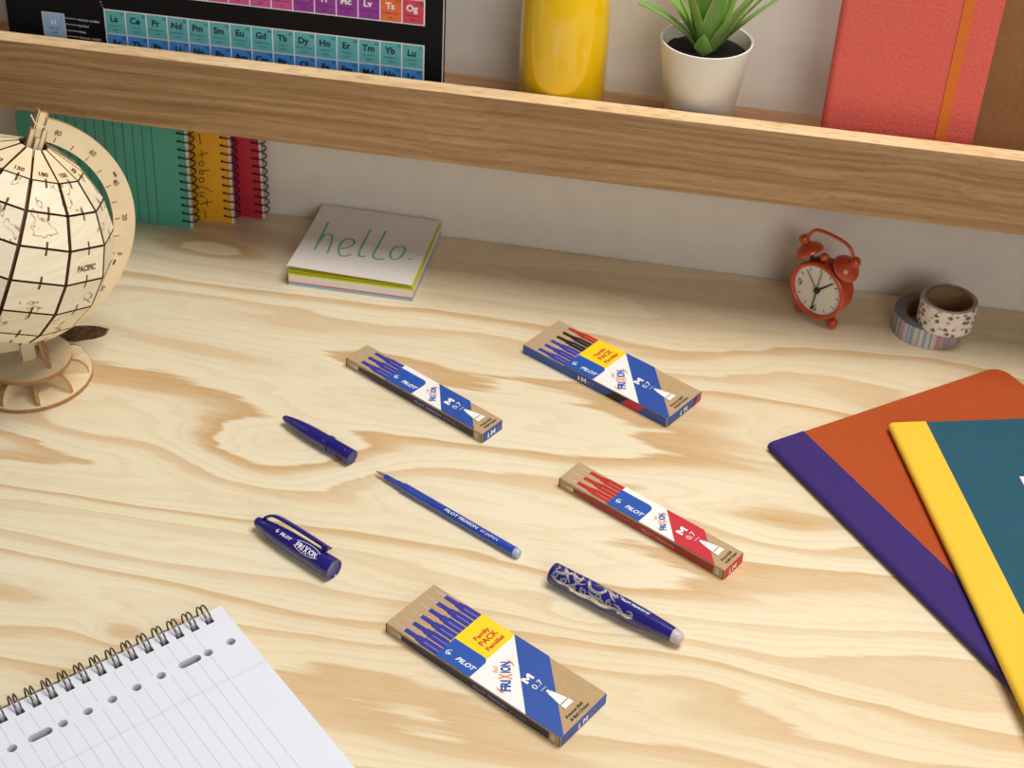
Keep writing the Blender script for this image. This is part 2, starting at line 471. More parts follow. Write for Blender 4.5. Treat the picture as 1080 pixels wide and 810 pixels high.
    arc(cc, ln*.56, h*1.15, PI*.72, PI*.98, h*.18); arc(cc, ln*.56, h*1.15, -PI*.30, -PI*.04, h*.18)
    c0 = 20.2 if six else 11.0
    fat_M(tb, M_white, (.0883, (c0-3.6)*mm, zt), (0, 1, 0), (-1, 0, 0), .0048, .0064)
    text(tb, '0.7', M_white, (.0942, (c0-3.6)*mm, zt), (0, 1, 0), (-1, 0, 0), .0038, width=.0070)
    text(tb, 'mm', M_white, (.0972, (c0-2.2)*mm, zt), (0, 1, 0), (-1, 0, 0), .0012, width=.0042)
    v = c0
    cone = [(100.6, v-1.3), (110.2, v-3.3), (110.2, v+3.3), (100.6, v+1.3)]
    flat(tb, [(a*mm, b*mm) for a, b in cone], zt, M_white)
    flat(tb, [(a*mm, b*mm) for a, b in [(110.9, v-3.4), (114.2, v-3.6), (114.2, v+3.6), (110.9, v+3.4)]], zt, M_white)
    flat(tb, [((99.7+1.0*math.cos(k*PI/6))*mm, (v+1.0*math.sin(k*PI/6))*mm) for k in range(12)], zt, M_white)
    for s, u in (('Frixion Ball', 118.9), ('& Ball Clicker', 121.9)):
        wd = (13.6 if 'C' not in s else 15.6)*(1 if six else .74)
        text(tb, s, M_black, (u*mm, (v-7.6 if six else v-5.4)*mm, zt), (0, 1, 0), (-1, 0, 0), .0018, width=wd*mm, bold=.02)
    # long side facing the viewer
    sy = -.00012
    def S(poly, m, k=0): tb.add([(u*mm, sy-k*.00005, zz) for u, zz in poly], [list(range(len(poly)))], m)
    if side == 'blue':
        S([(.3, .0003), (123.7, .0003), (123.7, H-.0003), (.3, H-.0003)], M_blue)
        S([(73, .0004), (84, .0004), (92, H-.0004), (80, H-.0004)], M_black, 1)
        S([(86, .0004), (99, .0004), (106, H-.0004), (92.6, H-.0004)], M_redprint, 1)
        S([(49.2, H*.25), (50.8, H*.25), (50.3, H*.75), (49.8, H*.75)], M_white, 1)
        fat_M(tb, M_white, (.0522, sy-.0001, H*.25), (1, 0, 0), (0, 0, 1), H*.5, H*.55)
        text(tb, '0.7', M_refillhi, (.0575, sy-.0001, H*.25), (1, 0, 0), (0, 0, 1), H*.45)
    else:
        S([(4, H*.47), (11.5, H*.36), (11.5, H*.64), (4, H*.53)], M_metalprint)
        S([(11.5, H*.26), (23, H*.16), (26, H*.12), (116.5, H*.12), (116.5, H*.86), (26, H*.86), (23, H*.82), (11.5, H*.74)], side)
        text(tb, 'PILOT FRIXION', M_refillhi if side is M_navy else M_redhi, (.0645, sy-.0001, H*.34), (1, 0, 0), (0, 0, 1), H*.30, width=.0235, bold=.02)
        text(tb, '0.7 JAPAN', M_greyprint if side is M_navy else M_refillred, (.0905, sy-.0001, H*.36), (1, 0, 0), (0, 0, 1), H*.24, width=.0105)
        S([(.1, .0002), (.9, .0002), (.9, H-.0004), (.1, H-.0004)], M_kraftdk)
        S([(123.2, .0002), (123.8, .0002), (123.8, H-.0004), (123.2, H-.0004)], M_kraftdk)
        for k in range(7): S([(118.0, H*(.2+.09*k)), (120.4, H*(.2+.09*k)), (120.4, H*(.24+.09*k)), (118.0, H*(.24+.09*k))], M_white)
    tb.build('lettering', sleeve)
    return root
BL = (M_refill, M_refillhi); BK = (M_black, M_blackhi); RD = (M_refillred, M_redhi)
pack('wide kraft refill box with six blue refills and yellow square, beside the spiral pad', .0404, .0076, -.1586, .5687, -.4988, [BL]*6, M_blue, M_navy, True)
pack('wide refill box with blue side, mixed blue black and red refills and yellow square', .0404, .0076, -.1321, .8481, -.510, [BL, BL, BL, BK, BK, RD], M_blue, 'blue', True)
pack('narrow kraft refill box with red refills and red printed end', .0206, .0079, -.0840, .7126, -.507, [RD]*3, M_redprint, M_redside, False)
pack('narrow kraft refill box with three blue refills and blue printed end', .0206, .0079, -.2481, .8040, -.509, [BL]*3, M_blue, M_navy, False)

# ================================================================== pens
def plastic(name, rgb, trans=.0, rough=.16): return mat(name, rgb, rough, var=.04, scale=80, coat=.5, trans=trans)
M_penblue = plastic('glossy violet blue plastic', (38, 30, 122))
M_pencore = plastic('dark violet plastic', (30, 24, 100), rough=.3)
M_refillblue = plastic('bright blue translucent plastic', (42, 74, 178), rough=.2)
M_clear = mat('clear bluish plug', (196, 208, 240), .2, var=.03, trans=.3)
M_eraser = mat('grey translucent rubber', (196, 190, 186), .35, var=.04)
M_silver = mat('silver foil', (226, 226, 224), .22, metal=.75, var=.03)
def axis_thing(name, label, cat, a, b, group=None):
    """an Empty whose local +X runs from a to b on the desk"""
    d = Vector(b)-Vector(a)
    return thing(name, label, cat, (a[0], a[1], 0), math.atan2(d.y, d.x), group), d.length
def XR(z): return Matrix.Translation((0, 0, z)) @ Matrix.Rotation(PI/2, 4, 'Y')   # lathe axis Z -> local +X
def wrapper(z0, x0, th0, rad, sgn=1):
    """maps flat (a along the axis, b around it) onto a pen lying along local X; th measured from straight up towards the viewer (-Y)"""
    def f(a, b):
        x = x0+a; r = rad(x)+.00012; th = th0-b/r
        return Vector((x, -r*math.sin(th), z0+r*math.cos(th)))
    return f
def interp(prof):
    def f(x):
        for (x0, r0), (x1, r1) in zip(prof, prof[1:]):
            if x0 <= x <= x1: return r0+(r1-r0)*(x-x0)/max(1e-9, x1-x0)
        return prof[-1][1] if x > prof[-1][0] else prof[0][1]
    return f
# --- front section of the pen (nose cone)
t, ln = axis_thing('pen_nose_section', 'unscrewed violet blue pen front with ribbed collar, upper left of the pen pieces', 'pen part', (-.2697, .7335), (-.2160, .7050), 'pieces of the dismantled pen')
R0 = .0052
pr = [(.0000, .0018), (.0006, .0022), (.0030, .0026), (.0045, .0030), (.012, .0040), (.020, .0047), (.026, .0050), (.0385, .0050), (.0392, .0044)]
mb = MB(); lathe(mb, [(r, x) for x, r in pr], M_penblue, XR(R0)); mb.build('nose_cone', t, smooth=35)
mb = MB(); lathe(mb, [(.0044, .0388), (.0053, .0392), (.0055, .0405), (.0053, .0418), (.0045, .0422)], M_penblue, XR(.0055)); mb.build('collar', t, smooth=35)
mb = MB()
q = [(.0044, .0418)]
for k in range(7): q += [(.0043, .0430+k*.0018), (.0049, .0434+k*.0018), (.0049, .0441+k*.0018), (.0043, .0445+k*.0018)]
q += [(.0046, .0562), (.0050, .0566), (.0050, .0606), (.0045, .0609), (.0042, .0606), (.0002, .0606)]
lathe(mb, q, M_penblue, XR(R0)); mb.build('ribbed_thread', t, smooth=30)
mb = MB(); lathe(mb, [(.0016, -.0006), (.0018, .001)], M_pencore, XR(R0), seg=16); mb.build('nose_opening', t, smooth=30)
# --- the bare refill
t, ln = axis_thing('pen_refill', 'long slim bright blue pen refill with bare metal point', 'refill', (-.1985, .6977), (-.0963, .6436), 'pieces of the dismantled pen')
z0 = .0031; k = ln
mb = MB(); lathe(mb, [(.0003, 0), (.0005, .0006), (.0009, .0022), (.0012, .0030), (.0013, .0078)], M_steel, XR(z0), seg=20); mb.build('metal_point', t, smooth=40)
prf = [(.0074, .0016), (.0090, .0018), (.0175, .0020), (.0180, .0023), (.0225, .0024), (.0235, .0031), (.112, .0031)]
mb = MB(); lathe(mb, [(r, x) for x, r in prf], M_refillblue, XR(z0), seg=28); shell = mb.build('ink_tube', t, smooth=35)
mb = MB(); lathe(mb, [(.0028, .1115), (.0028, .1145), (.0022, .1155), (.0008, .1155)], M_clear, XR(z0), seg=20); mb.build('end_plug', t, smooth=35)
mb = MB(); wr = wrapper(z0, .058, math.radians(36), lambda x: .0031)
text(mb, 'PILOT FRIXION', M_white, (0, 0, 0), (1, 0, 0), (0, 1, 0), .0019, width=.0262, bold=.02, shear=.2, wrap=wr)
text(mb, '07 JAPAN', M_white, (0, 0, 0), (1, 0, 0), (0, 1, 0), .0016, width=.0135, shear=.2, wrap=wrapper(z0, .0865, math.radians(36), lambda x: .0031))
mb.build('lettering', shell)
# --- cap with clip
t, ln = axis_thing('pen_cap', 'violet blue pen cap with a clip and white lettering', 'pen cap', (-.2562, .6340), (-.1985, .6040), 'pieces of the dismantled pen')
z0 = .0064
pc = [(.0, .0006), (.0004, .0020), (.0016, .0031), (.0032, .0034), (.0048, .0032), (.0058, .0035), (.009, .0043), (.016, .0053), (.026, .0060), (.040, .0063), (.052, .0064), (.0642, .0064), (.0648, .0062)]
mb = MB(); lathe(mb, [(r, x) for x, r in pc]+[(.0057, .0648), (.0055, .0642)], M_penblue, XR(z0), seg=48, caps=False)
lathe(mb, [(.00005, .0), (.0006, .0)], M_penblue, XR(z0), seg=48, caps=False); cap_shell = mb.build('cap_shell', t, smooth=40)
mb = MB(); lathe(mb, [(.0058, .0643), (.0052, .0640), (.00005, .0640)], M_penblue, XR(z0), seg=40, caps=False)
mb.build('cap_mouth', t, smooth=40)
ca = math.radians(-34)   # clip direction: up and away from the viewer
cd = Vector((0, -math.sin(ca), math.cos(ca))); cs = Vector((0, math.cos(ca), math.sin(ca)))
path = spl([(.0050, .0020), (.0075, .0062), (.0120, .0088), (.020, .0096), (.034, .0097), (.050, .0094), (.0565, .0093)], 5)
mb = MB(); vs = []; fs = []
for i, p in enumerate(path):
    hw = .0025-.0003*i/len(path); tk = .0009
    for s, h in ((-1, -1), (1, -1), (1, .55), (.55, 1), (-.55, 1), (-1, .55)):
        vs.append(Vector((p.x, 0, z0))+cd*(p.y+h*tk)+cs*hw*s)
n = len(path)
for i in range(n-1):
    for j in range(6): fs.append([i*6+j, i*6+(j+1) % 6, (i+1)*6+(j+1) % 6, (i+1)*6+j])
fs.append([5, 4, 3, 2, 1, 0]); fs.append([(n-1)*6+j for j in range(6)])
mb.add(vs, fs, M_penblue)
ball(mb, Vector((.0535, 0, z0))+cd*.0080, .0017, M_penblue, sc=(1.6, 1, 1)); mb.build('clip', t, smooth=40)
mb = MB(); rad = interp(pc); th = math.radians(22)
wr = wrapper(z0, .0, th, rad)
lg = MB(); logo(lg, M_white, .0212, .0003, .0014, 0)
mb.add([wr(v.x, v.y) for v in lg.v], lg.f, M_white)
text(mb, 'PILOT', M_white, (0, 0, 0), (1, 0, 0), (0, 1, 0), .0019, width=.0092, bold=.04, shear=.2, wrap=wrapper(z0, .0237, th+.16, rad))
w2 = lambda x0: wrapper(z0, x0, th+.34, rad)
text(mb, 'FRI', M_white, (0, 0, 0), (1, 0, 0), (0, 1, 0), .0036, width=.0058, bold=.03, wrap=w2(.0372))
text(mb, 'X', M_white, (0, 0, 0), (1, 0, 0), (0, 1, 0), .0047, width=.0034, bold=.03, wrap=wrapper(z0, .0436, th+.44, rad))
text(mb, 'ION', M_white, (0, 0, 0), (1, 0, 0), (0, 1, 0), .0036, width=.0058, bold=.03, wrap=w2(.0475))
wo = wrapper(z0, .0454, th, rad)
for a0, a1 in ((.15*PI, .85*PI), (1.15*PI, 1.85*PI)):
    pts = [(.0105*math.cos(a0+(a1-a0)*k/14), .0036*math.sin(a0+(a1-a0)*k/14)) for k in range(15)]
    for qd in ribbon(pts, [.00035]*15, False): mb.add([wo(p[0], p[1]) for p in qd], [[0, 1, 2, 3]], M_white)
mb.build('lettering', cap_shell)
# --- barrel with the silver scrolls and eraser tip
t, ln = axis_thing('pen_barrel', 'violet blue pen barrel with silver scroll pattern and grey eraser tip', 'pen barrel', (-.0742, .6297), (.0058, .5937), 'pieces of the dismantled pen')
z0 = .0066; B = ln/.088
pb_ = [(.0, .0060), (.0004, .0064), (.03, .0066), (.050, .0064), (.062, .0058), (.072, .0050), (.0815, .0042)]
mb = MB(); lathe(mb, [(.0054, .006), (.0056, .0)]+[(r, x) for x, r in pb_], M_penblue, XR(z0), seg=48); barrel_shell = mb.build('barrel_shell', t, smooth=40)
mb = MB(); lathe(mb, [(.0041, .0813), (.0040, .0835), (.0036, .0855), (.0026, .0870), (.0012, .0877), (.0002, .0878)], M_eraser, XR(.0062), seg=28); mb.build('eraser_tip', t, smooth=40)
rad = interp(pb_)
mb = MB()
WB = wrapper(z0, 0, 0, rad)
def stroke(pts, wds, m=M_silver):
    P = spl(pts, 5)
    if isinstance(wds, (int, float)): ws = [wds]*len(P)
    else:
        ws = []
        for i in range(len(P)):
            f = i/(len(P)-1)*(len(wds)-1); k = min(int(f), len(wds)-2); ws.append(wds[k]+(wds[k+1]-wds[k])*(f-k))
    ws = [x_*1.35 for x_ in ws]
    for qd in ribbon([(p.x, p.y) for p in P], ws, False): mb.add([WB(p[0], p[1]) for p in qd], [[0, 1, 2, 3]], m)
def curl(cx, cy, r, a0, turns, w_):
    n = 14
    stroke([(cx+r*(1-.8*k/n)*math.cos(a0+turns*2*PI*k/n), cy+r*(1-.8*k/n)*math.sin(a0+turns*2*PI*k/n)) for k in range(n+1)], [w_*1.3, w_, w_*.4])
mm = .001
Q = lambda *p: [(a*mm, b*mm) for a, b in p]
# b runs from the crown (0) up the far side (+) and down the near side (-)
stroke(Q((3, -1), (5, -3), (9, -2.2), (14, .5), (18, -1), (22, .8)), [.0002, .0011, .0016, .0012, .0009, .0003])
stroke(Q((7, 3.2), (9, .5), (12, -3), (15, -6)), [.0003, .0016, .0012, .0002])
stroke(Q((13, 4), (14.5, 1), (17, -2.4), (21, -3.6), (24, -2)), [.0002, .0013, .0012, .0008, .0002])
stroke(Q((19, 3.6), (20.2, .5), (19.4, -3), (17, -6.2), (12, -7.8)), [.0002, .0011, .0014, .0010, .0002])
stroke(Q((24, 3.2), (25, 0), (28, -3.2), (33, -3.4), (36, -1), (35, 1.6), (32, 2.2), (29.6, .6)), [.0003, .0013, .0016, .0013, .0012, .0010, .0008, .0002])
stroke(Q((33, 3.4), (37, 1.6), (41, .4), (44, -1.4)), [.0003, .0015, .0012, .0002])
stroke(Q((38, 3.2), (39.4, .4), (42, -2.4), (44.8, -3.6)), [.0003, .0013, .0010, .0002])
stroke(Q((42.6, 2.8), (43.2, .8), (45, -.8)), [.0002, .0010, .0002])
stroke(Q((2, -6.5), (8, -8.2), (14, -8.0), (22, -9.6), (30, -8.4), (38, -9.2), (46, -7.2), (54, -8.4), (58, -7)), [.0004, .0012, .0010, .0014, .0020, .0016, .0012, .0010, .0003])
stroke(Q((27, -5), (31, -6.6), (36, -6.4), (40, -8)), [.0002, .0014, .0014, .0003])
stroke(Q((44, -5), (48, -5.4), (52, -7.6), (57, -6.2), (55.4, -4.6), (53, -5.4)), [.0003, .0009, .0010, .0009, .0006, .0003])
stroke(Q((3, 1.6), (4.6, .4), (4.2, -1.4)), [.0002, .0008, .0002])
for c in ((5, -5.0, 2.2, 1.0, 1.3), (11, -5.8, 2.0, 3.0, 1.3), (17.6, -8.6, 2.2, .4, 1.5), (24.5, -6.6, 2.3, 2.2, 1.4), (34, -5.4, 2.2, 4.0, 1.3), (41.5, -6.0, 2.0, 1.5, 1.4), (49, -7.6, 1.6, 1, 1.2), (16.5, 3.2, 1.7, 0, 1.2), (29.5, 4.2, 1.8, 2, 1.3), (46, 2.0, 1.1, 2, 1.2), (8, 5.0, 1.7, 2, 1.2)):
    curl(c[0]*mm, c[1]*mm, c[2]*mm, c[3], c[4], .0006)
text(mb, 'PILOT FRIXION 07', M_white, (0, 0, 0), (1, 0, 0), (0, 1, 0), .0016, width=.0185, bold=.03, wrap=wrapper(z0, .0468, math.radians(4), rad))
mb.build('silver_scrollwork', barrel_shell)

# ================================================================== spiral pad (front left)
M_paper = mat('white paper', (232, 235, 246), .75, var=.008, scale=40)
M_rule = mat('pale grey ruling', (204, 204, 212), .75)
M_cardgrey = mat('grey backing card', (92, 88, 88), .85, var=.08, scale=400)  # card colour darkened to put shade into the punched holes
M_wire = mat('dark bronze wire', (120, 112, 100), .3, metal=.85)
ang = math.atan2(-.746, -.666)          # local +X runs along the bound edge, local +Y down the sheet
t = thing('spiral_notepad', 'white ruled spiral pad with punched holes, open on the desk at lower left', 'notepad', (-.2524, .5615, 0), ang)
PW, PH = .21, .297
def holed_slab(poly, holes, z0, z1, m):
    cu = bpy.data.curves.new('s', 'CURVE'); cu.dimensions = '2D'; cu.fill_mode = 'BOTH'; cu.extrude = (z1-z0)/2
    for pts in [poly]+holes:
        sp = cu.splines.new('POLY'); sp.points.add(len(pts)-1)
        for q, p in zip(sp.points, pts): q.co = (p[0], p[1], 0, 1)
        sp.use_cyclic_u = True
    ob = bpy.data.objects.new('s', cu); me = bpy.data.meshes.new_from_object(ob)
    b = MB(); b.add([(v.co.x, v.co.y, v.co.z+(z0+z1)/2) for v in me.vertices], [list(p.vertices) for p in me.polygons], m)
    bpy.data.objects.remove(ob); bpy.data.meshes.remove(me); bpy.data.curves.remove(cu)
    return b
def slot(cx, cy, r, half):
    return [(cx+half+r*math.cos(a), cy+r*math.sin(a)) for a in [-PI/2+PI*k/8 for k in range(9)]]+[(cx-half+r*math.cos(a), cy+r*math.sin(a)) for a in [PI/2+PI*k/8 for k in range(9)]]
holes = []
for s in (.0087, .0227, .0508, .065, .079, .0928, .1066, .134, .148, .162, .176): holes.append(slot(s, .0272, .0024, .0002))
for s in (.0338, .1190): holes.append(slot(s, .0272, .0024, .0042))
NC = 21; COILS = [.0108+.0092*k for k in range(NC)]
for s in COILS: holes.append([(s-.0022, .0052), (s+.0026, .0052), (s+.0026, .0088), (s-.0022, .0088)])
b = holed_slab([(0, 0), (PW, 0), (PW, PH), (0, PH)], holes, .0022, .0070, M_paper)
zz = .00706
ys = [(.0094, .0238), (.0304, .0501), (.0509, PH)]
k = 0; s = .0227
while s < PW-.004:
    for y0, y1 in ((.0100, .0244), (.0300, PH)):
        b.add([(s-.00016, y0, zz), (s+.00016, y0, zz), (s+.00016, y1, zz), (s-.00016, y1, zz)], [[0, 1, 2, 3]], M_rule)
    s += .0079
b.add([(0, .0502, zz), (PW, .0502, zz), (PW, .0505, zz), (0, .0505, zz)], [[0, 1, 2, 3]], M_rule)
b.build('paper_block', t)
mb = MB(); box(mb, (0, 0, 0), (PW, PH, .0021), M_cardgrey, bevel=.0003, seg=1); mb.build('backing_board', t)
mb = MB(); Rw = .0058
for s in COILS:
    for ds in (-.0012, .0016):
        pts = [(s+ds, .0068-.0062+.0062*math.cos(a)*1.0, .0058+Rw*math.sin(a)) for a in [-.35+(PI+1.0)*k/18 for k in range(19)]]
        tube(mb, pts, .00052, M_wire, seg=7)
    tube(mb, [(s-.0012, .0066, .0044), (s+.0002, .0071, .0040), (s+.0016, .0066, .0044)], .00052, M_wire, seg=7)
for s0, s1 in zip(COILS, COILS[1:]):
    tube(mb, [(s0+.0016, -.0050, .0021), (s1-.0012, -.0050, .0021)], .00052, M_wire, seg=7)
mb.build('wire_binding', t, smooth=60)

# ================================================================== the two exercise books on the right
M_orange = mat('burnt orange cover card', (176, 72, 12), .8, var=.03, scale=60)
M_teal = mat('teal cover card', (24, 82, 102), .8, var=.02, scale=60)
M_purple = mat('purple book cloth', (56, 34, 112), .85, var=.22, scale=1400, bump=.35)
M_yellowcloth = mat('yellow book cloth', (244, 198, 54), .8, var=.05, scale=1400, bump=.3)
M_page = mat('cream page edges', (232, 226, 212), .8, var=.06, scale=900)
M_label = mat('pale pink label', (240, 228, 232), .6, var=.01)
def exercise_book(label, x, y, z, th, W, H, T, mc, ms, strip, lab=None):
    t = thing('exercise_book', label, 'notebook', (x, y, z), th)
    def outline(ins, r=.011):
        x1, y0 = W-ins, -H+ins
        p = [(.0055, y0)]
        p += [(x1-r+r*math.cos(a), y0+r+r*math.sin(a)) for a in [-PI/2+PI/2*k/8 for k in range(9)]]
        p += [(x1-r+r*math.cos(a), -ins-r+r*math.sin(a)) for a in [PI/2*k/8 for k in range(9)]]
        return p+[(.0055, -ins)]
    for nm, z0, z1, ins, m in (('back_cover', .0001, .0009, 0, mc), ('page_block', .0009, T-.0011, .0012, M_page), ('front_cover', T-.0011, T-.0003, 0, mc)):
        b = MB(); prism(b, outline(ins), z0, z1, m); fc = b.build(nm, t)
    # cloth tape wraps the back and shows as a band on the cover
    prof = [(strip, T-.0003), (strip, T), (.004, T)]
    for k in range(1, 9):
        a = PI/2+PI*k/9; prof.append((.0028+.0034*math.cos(a), T/2+T/2*math.sin(a)))
    prof += [(.004, 0), (strip, 0), (strip, .0003)]
    b = MB(); n = len(prof)
    b.add([(px, .0004, pz) for px, pz in prof]+[(px, -H-.0004, pz) for px, pz in prof], [[i, i+1, n+i+1, n+i] for i in range(n-1)], ms)
    b.add([(px, .0004, pz) for px, pz in prof], [list(range(n))[::-1]], ms)
    b.add([(px, -H-.0004, pz) for px, pz in prof], [list(range(n))], ms)
    b.build('spine_tape', t, smooth=50)
    if lab:
        b = MB(); box(b, (lab[0], lab[1], T-.0003), (lab[2], lab[3], T-.0001), M_label); b.build('cover_label', fc)
    return t
exercise_book('burnt orange exercise book with purple cloth spine, lowest of the two at right', .0438, .7789, .0, math.atan2(.6236, .7817), .198, .262, .0068, M_orange, M_purple, .0278)
exercise_book('teal exercise book with yellow cloth spine, lying across the orange one', .1204, .8095, .0069, math.atan2(.285, .9585), .190, .262, .0066, M_teal, M_yellowcloth, .0246, (.0668, -.145, .155, -.0578))

# ================================================================== hello pad
M_note = mat('off white note paper', (232, 226, 218), .8, var=.01)
M_lime = mat('lime note paper', (206, 208, 40), .75, var=.02)
M_pinkp = mat('pink note paper', (226, 96, 150), .75, var=.02)
M_aqua = mat('pale turquoise note paper', (142, 206, 212), .75, var=.02)
M_greenink = mat('green felt pen ink', (104, 182, 150), .7)
t = thing('note_pad', 'block of white lime pink and blue note sheets reading hello, by the wall', 'note pad', (-.3172, .8918, 0), .003)
S = .0945
for nm, z0, z1, m, d in (('turquoise_sheets', 0, .0022, M_aqua, 0), ('pink_sheets', .0022, .0036, M_pinkp, .0002), ('white_sheets', .0036, .0092, M_note, .0003), ('lime_sheets', .0092, .0110, M_lime, -.0002)):
    b = MB(); box(b, (d, -d, z0), (S-d, S-d, z1), m); o = b.build(nm, t)
def sheet(nm, m, f, ins=0.0, dx=0.0):
    b = MB(); n = 10; vs = []
    for j in range(n+1):
        for i in range(n+1):
            u, v = i/n, j/n; vs.append((ins+u*(S-2*ins)+dx, v*S, f(u, v)))
    fs = [[j*(n+1)+i, j*(n+1)+i+1, (j+1)*(n+1)+i+1, (j+1)*(n+1)+i] for j in range(n) for i in range(n)]
    b.add(vs, fs, m); k = len(vs)
    b.add([(x, y, z-.00025) for x, y, z in vs], [f_[::-1] for f_ in fs], m)
    edge = [i for i in range(n+1)]+[(j+1)*(n+1)-1 for j in range(1, n+1)]+[n*(n+1)+i for i in range(n-1, -1, -1)]+[j*(n+1) for j in range(n-1, 0, -1)]
    for a, c in zip(edge, edge[1:]+edge[:1]):
        b.f.append([a, a+k, c+k, c]); b.m.append(b.mi(m))
    return b.build(nm, t, smooth=40)
cf = lambda u, v: .0114+.0012*(1-v)**3*(1-u*.5)+.0006*u*u
cw = lambda u, v: .0134+.0036*(1-v)**2.2*(1-.75*u)+.0014*(1-u)*v
sheet('lifted_lime_sheet', M_lime, cf)
hello = sheet('hello_sheet', M_note, cw, ins=.0, dx=-.0008)
HS = {'h1': [(-0.3065, 0.961), (-0.3057, 0.9403), (-0.3051, 0.9206)],
'h2': [(-0.3053, 0.9296), (-0.3043, 0.9406), (-0.3017, 0.9447), (-0.2978, 0.9422), (-0.2958, 0.9333), (-0.2947, 0.9182)],
'e': [(-0.2876, 0.9264), (-0.2828, 0.929), (-0.2796, 0.934), (-0.2793, 0.9391), (-0.2824, 0.9423), (-0.2868, 0.9407), (-0.2886, 0.9337), (-0.2878, 0.9246), (-0.2849, 0.9181), (-0.2808, 0.9169), (-0.2771, 0.9206)],
'l1': [(-0.2723, 0.9587), (-0.2724, 0.9377), (-0.272, 0.9252), (-0.2702, 0.9201), (-0.2668, 0.921)],
'l2': [(-0.2605, 0.9599), (-0.2607, 0.9392), (-0.2611, 0.9265), (-0.2592, 0.9206), (-0.255, 0.9195), (-0.2522, 0.9213)],
'o': [(-0.2441, 0.9419), (-0.248, 0.9396), (-0.2491, 0.9309), (-0.2474, 0.9244), (-0.2437, 0.9226), (-0.2404, 0.9275), (-0.2395, 0.9369), (-0.2416, 0.9417), (-0.2441, 0.9419)],
'dot': [(-0.2335, 0.9259), (-0.2322, 0.9263)]}
b = MB()
for pts in HS.values():
    P = [(p[0]+.3172, p[1]-.8918) for p in pts]
    P = [(p.x, p.y) for p in spl([(a, c, 0) for a, c in P], 5)]
    for qd in ribbon(P, .0017):
        b.add([(p[0], p[1], cw(min(1, max(0, p[0]/S)), min(1, max(0, p[1]/S)))+.00012) for p in qd], [list(range(len(qd)))], M_greenink)
b.build('handwriting', hello)

# ================================================================== three spiral notebooks leaning on the wall
M_green = mat('green cover card', (80, 164, 144), .6, var=.03, scale=60)
M_mustard = mat('mustard cover card', (232, 166, 20), .6, var=.03, scale=60)
M_crimson = mat('crimson cover card', (186, 34, 54), .6, var=.03, scale=60)
M_blackwire = mat('black wire', (34, 30, 30), .35, metal=.3)
M_purplewire = mat('dark purple wire', (56, 36, 84), .35, metal=.3)
M_ruledark = mat('dark green ruling', (30, 92, 82), .7)
M_ink = mat('brown black ink', (70, 48, 24), .7)
def lean_book(label, xr, y0, slope, W, H, T, mc, mw, nco, ruled=False, writing=None, r=.0053):
    """stands on its long side, bound edge at local x=0 on the right, front towards -Y, leaning back to the wall"""
    t = thing('spiral_notebook', label, 'notebook', (xr, y0, .0002), 0, 'spiral notebooks leaning under the shelf')
    X = Matrix.Rotation(-math.atan(slope), 4, 'X')
    rc = .008
    poly = [(0, 0), (0, H)]+[(-W+rc+rc*math.cos(a), H-rc+rc*math.sin(a)) for a in [PI/2+PI/2*k/6 for k in range(7)]]+[(-W+rc+rc*math.cos(a), rc+rc*math.sin(a)) for a in [PI+PI/2*k/6 for k in range(7)]]
    XX = X @ Matrix.Rotation(PI/2, 4, 'X')           # local (x, height) -> (x, -y up)
    for nm, z0, z1, m, dx in (('front_cover', -.0006, 0, mc, 0), ('page_block', -T+.0006, -.0006, M_note, .0012), ('back_cover', -T, -T+.0006, mc, .0012)):
        b = MB(); prism(b, [(a+dx, c) for a, c in poly], z0, z1, m, XX)
        if nm == 'front_cover':
            for k in range(nco):
                zc = .0062+.00665*k
                b.add([(-.0052+.0012*math.cos(a), zc+.0012*math.sin(a), .0001) for a in [2*PI*j/10 for j in range(10)]], [list(range(10))], M_black, XX)
            if ruled:
                for k in range(12):
                    xx = -.0262-.0076*k
                    b.add([(xx-.0003, .0, .0001), (xx+.0003, .0, .0001), (xx+.0003, H-.001, .0001), (xx-.0003, H-.001, .0001)], [[0, 1, 2, 3]], M_ruledark, XX)
        o = b.build(nm, t)
        if nm == 'front_cover': fcov = o
    b = MB()
    for k in range(nco):
        zc = .0062+.00665*k
        pts = [(-.0052, .0006, zc), (-.0020, .0010, zc)]
        pts = [(-.0052, zc, .0004), (-.0030, zc, .0010), (.0006, zc, .0014)]
        for j in range(1, 13):
            a = PI/2-(PI*1.45)*j/13
            pts.append((.0006+r*.95*math.cos(a), zc+.0022*j/13, .0014-r+r*math.sin(a)))
        tube(b, pts, .00055, mw, XX, seg=6)
    b.build('wire_binding', t, smooth=60)
    if writing:
        b = MB()
        for pts in writing:
            P = [(p.x, p.y) for p in spl([(px-xr, pz/math.cos(math.atan(slope)), 0) for px, pz in pts], 4)]
            for qd in ribbon(P, .0008): b.add([(p[0], p[1], .00012) for p in qd], [list(range(len(qd)))], M_ink, XX)
        b.build('handwriting', fcov)
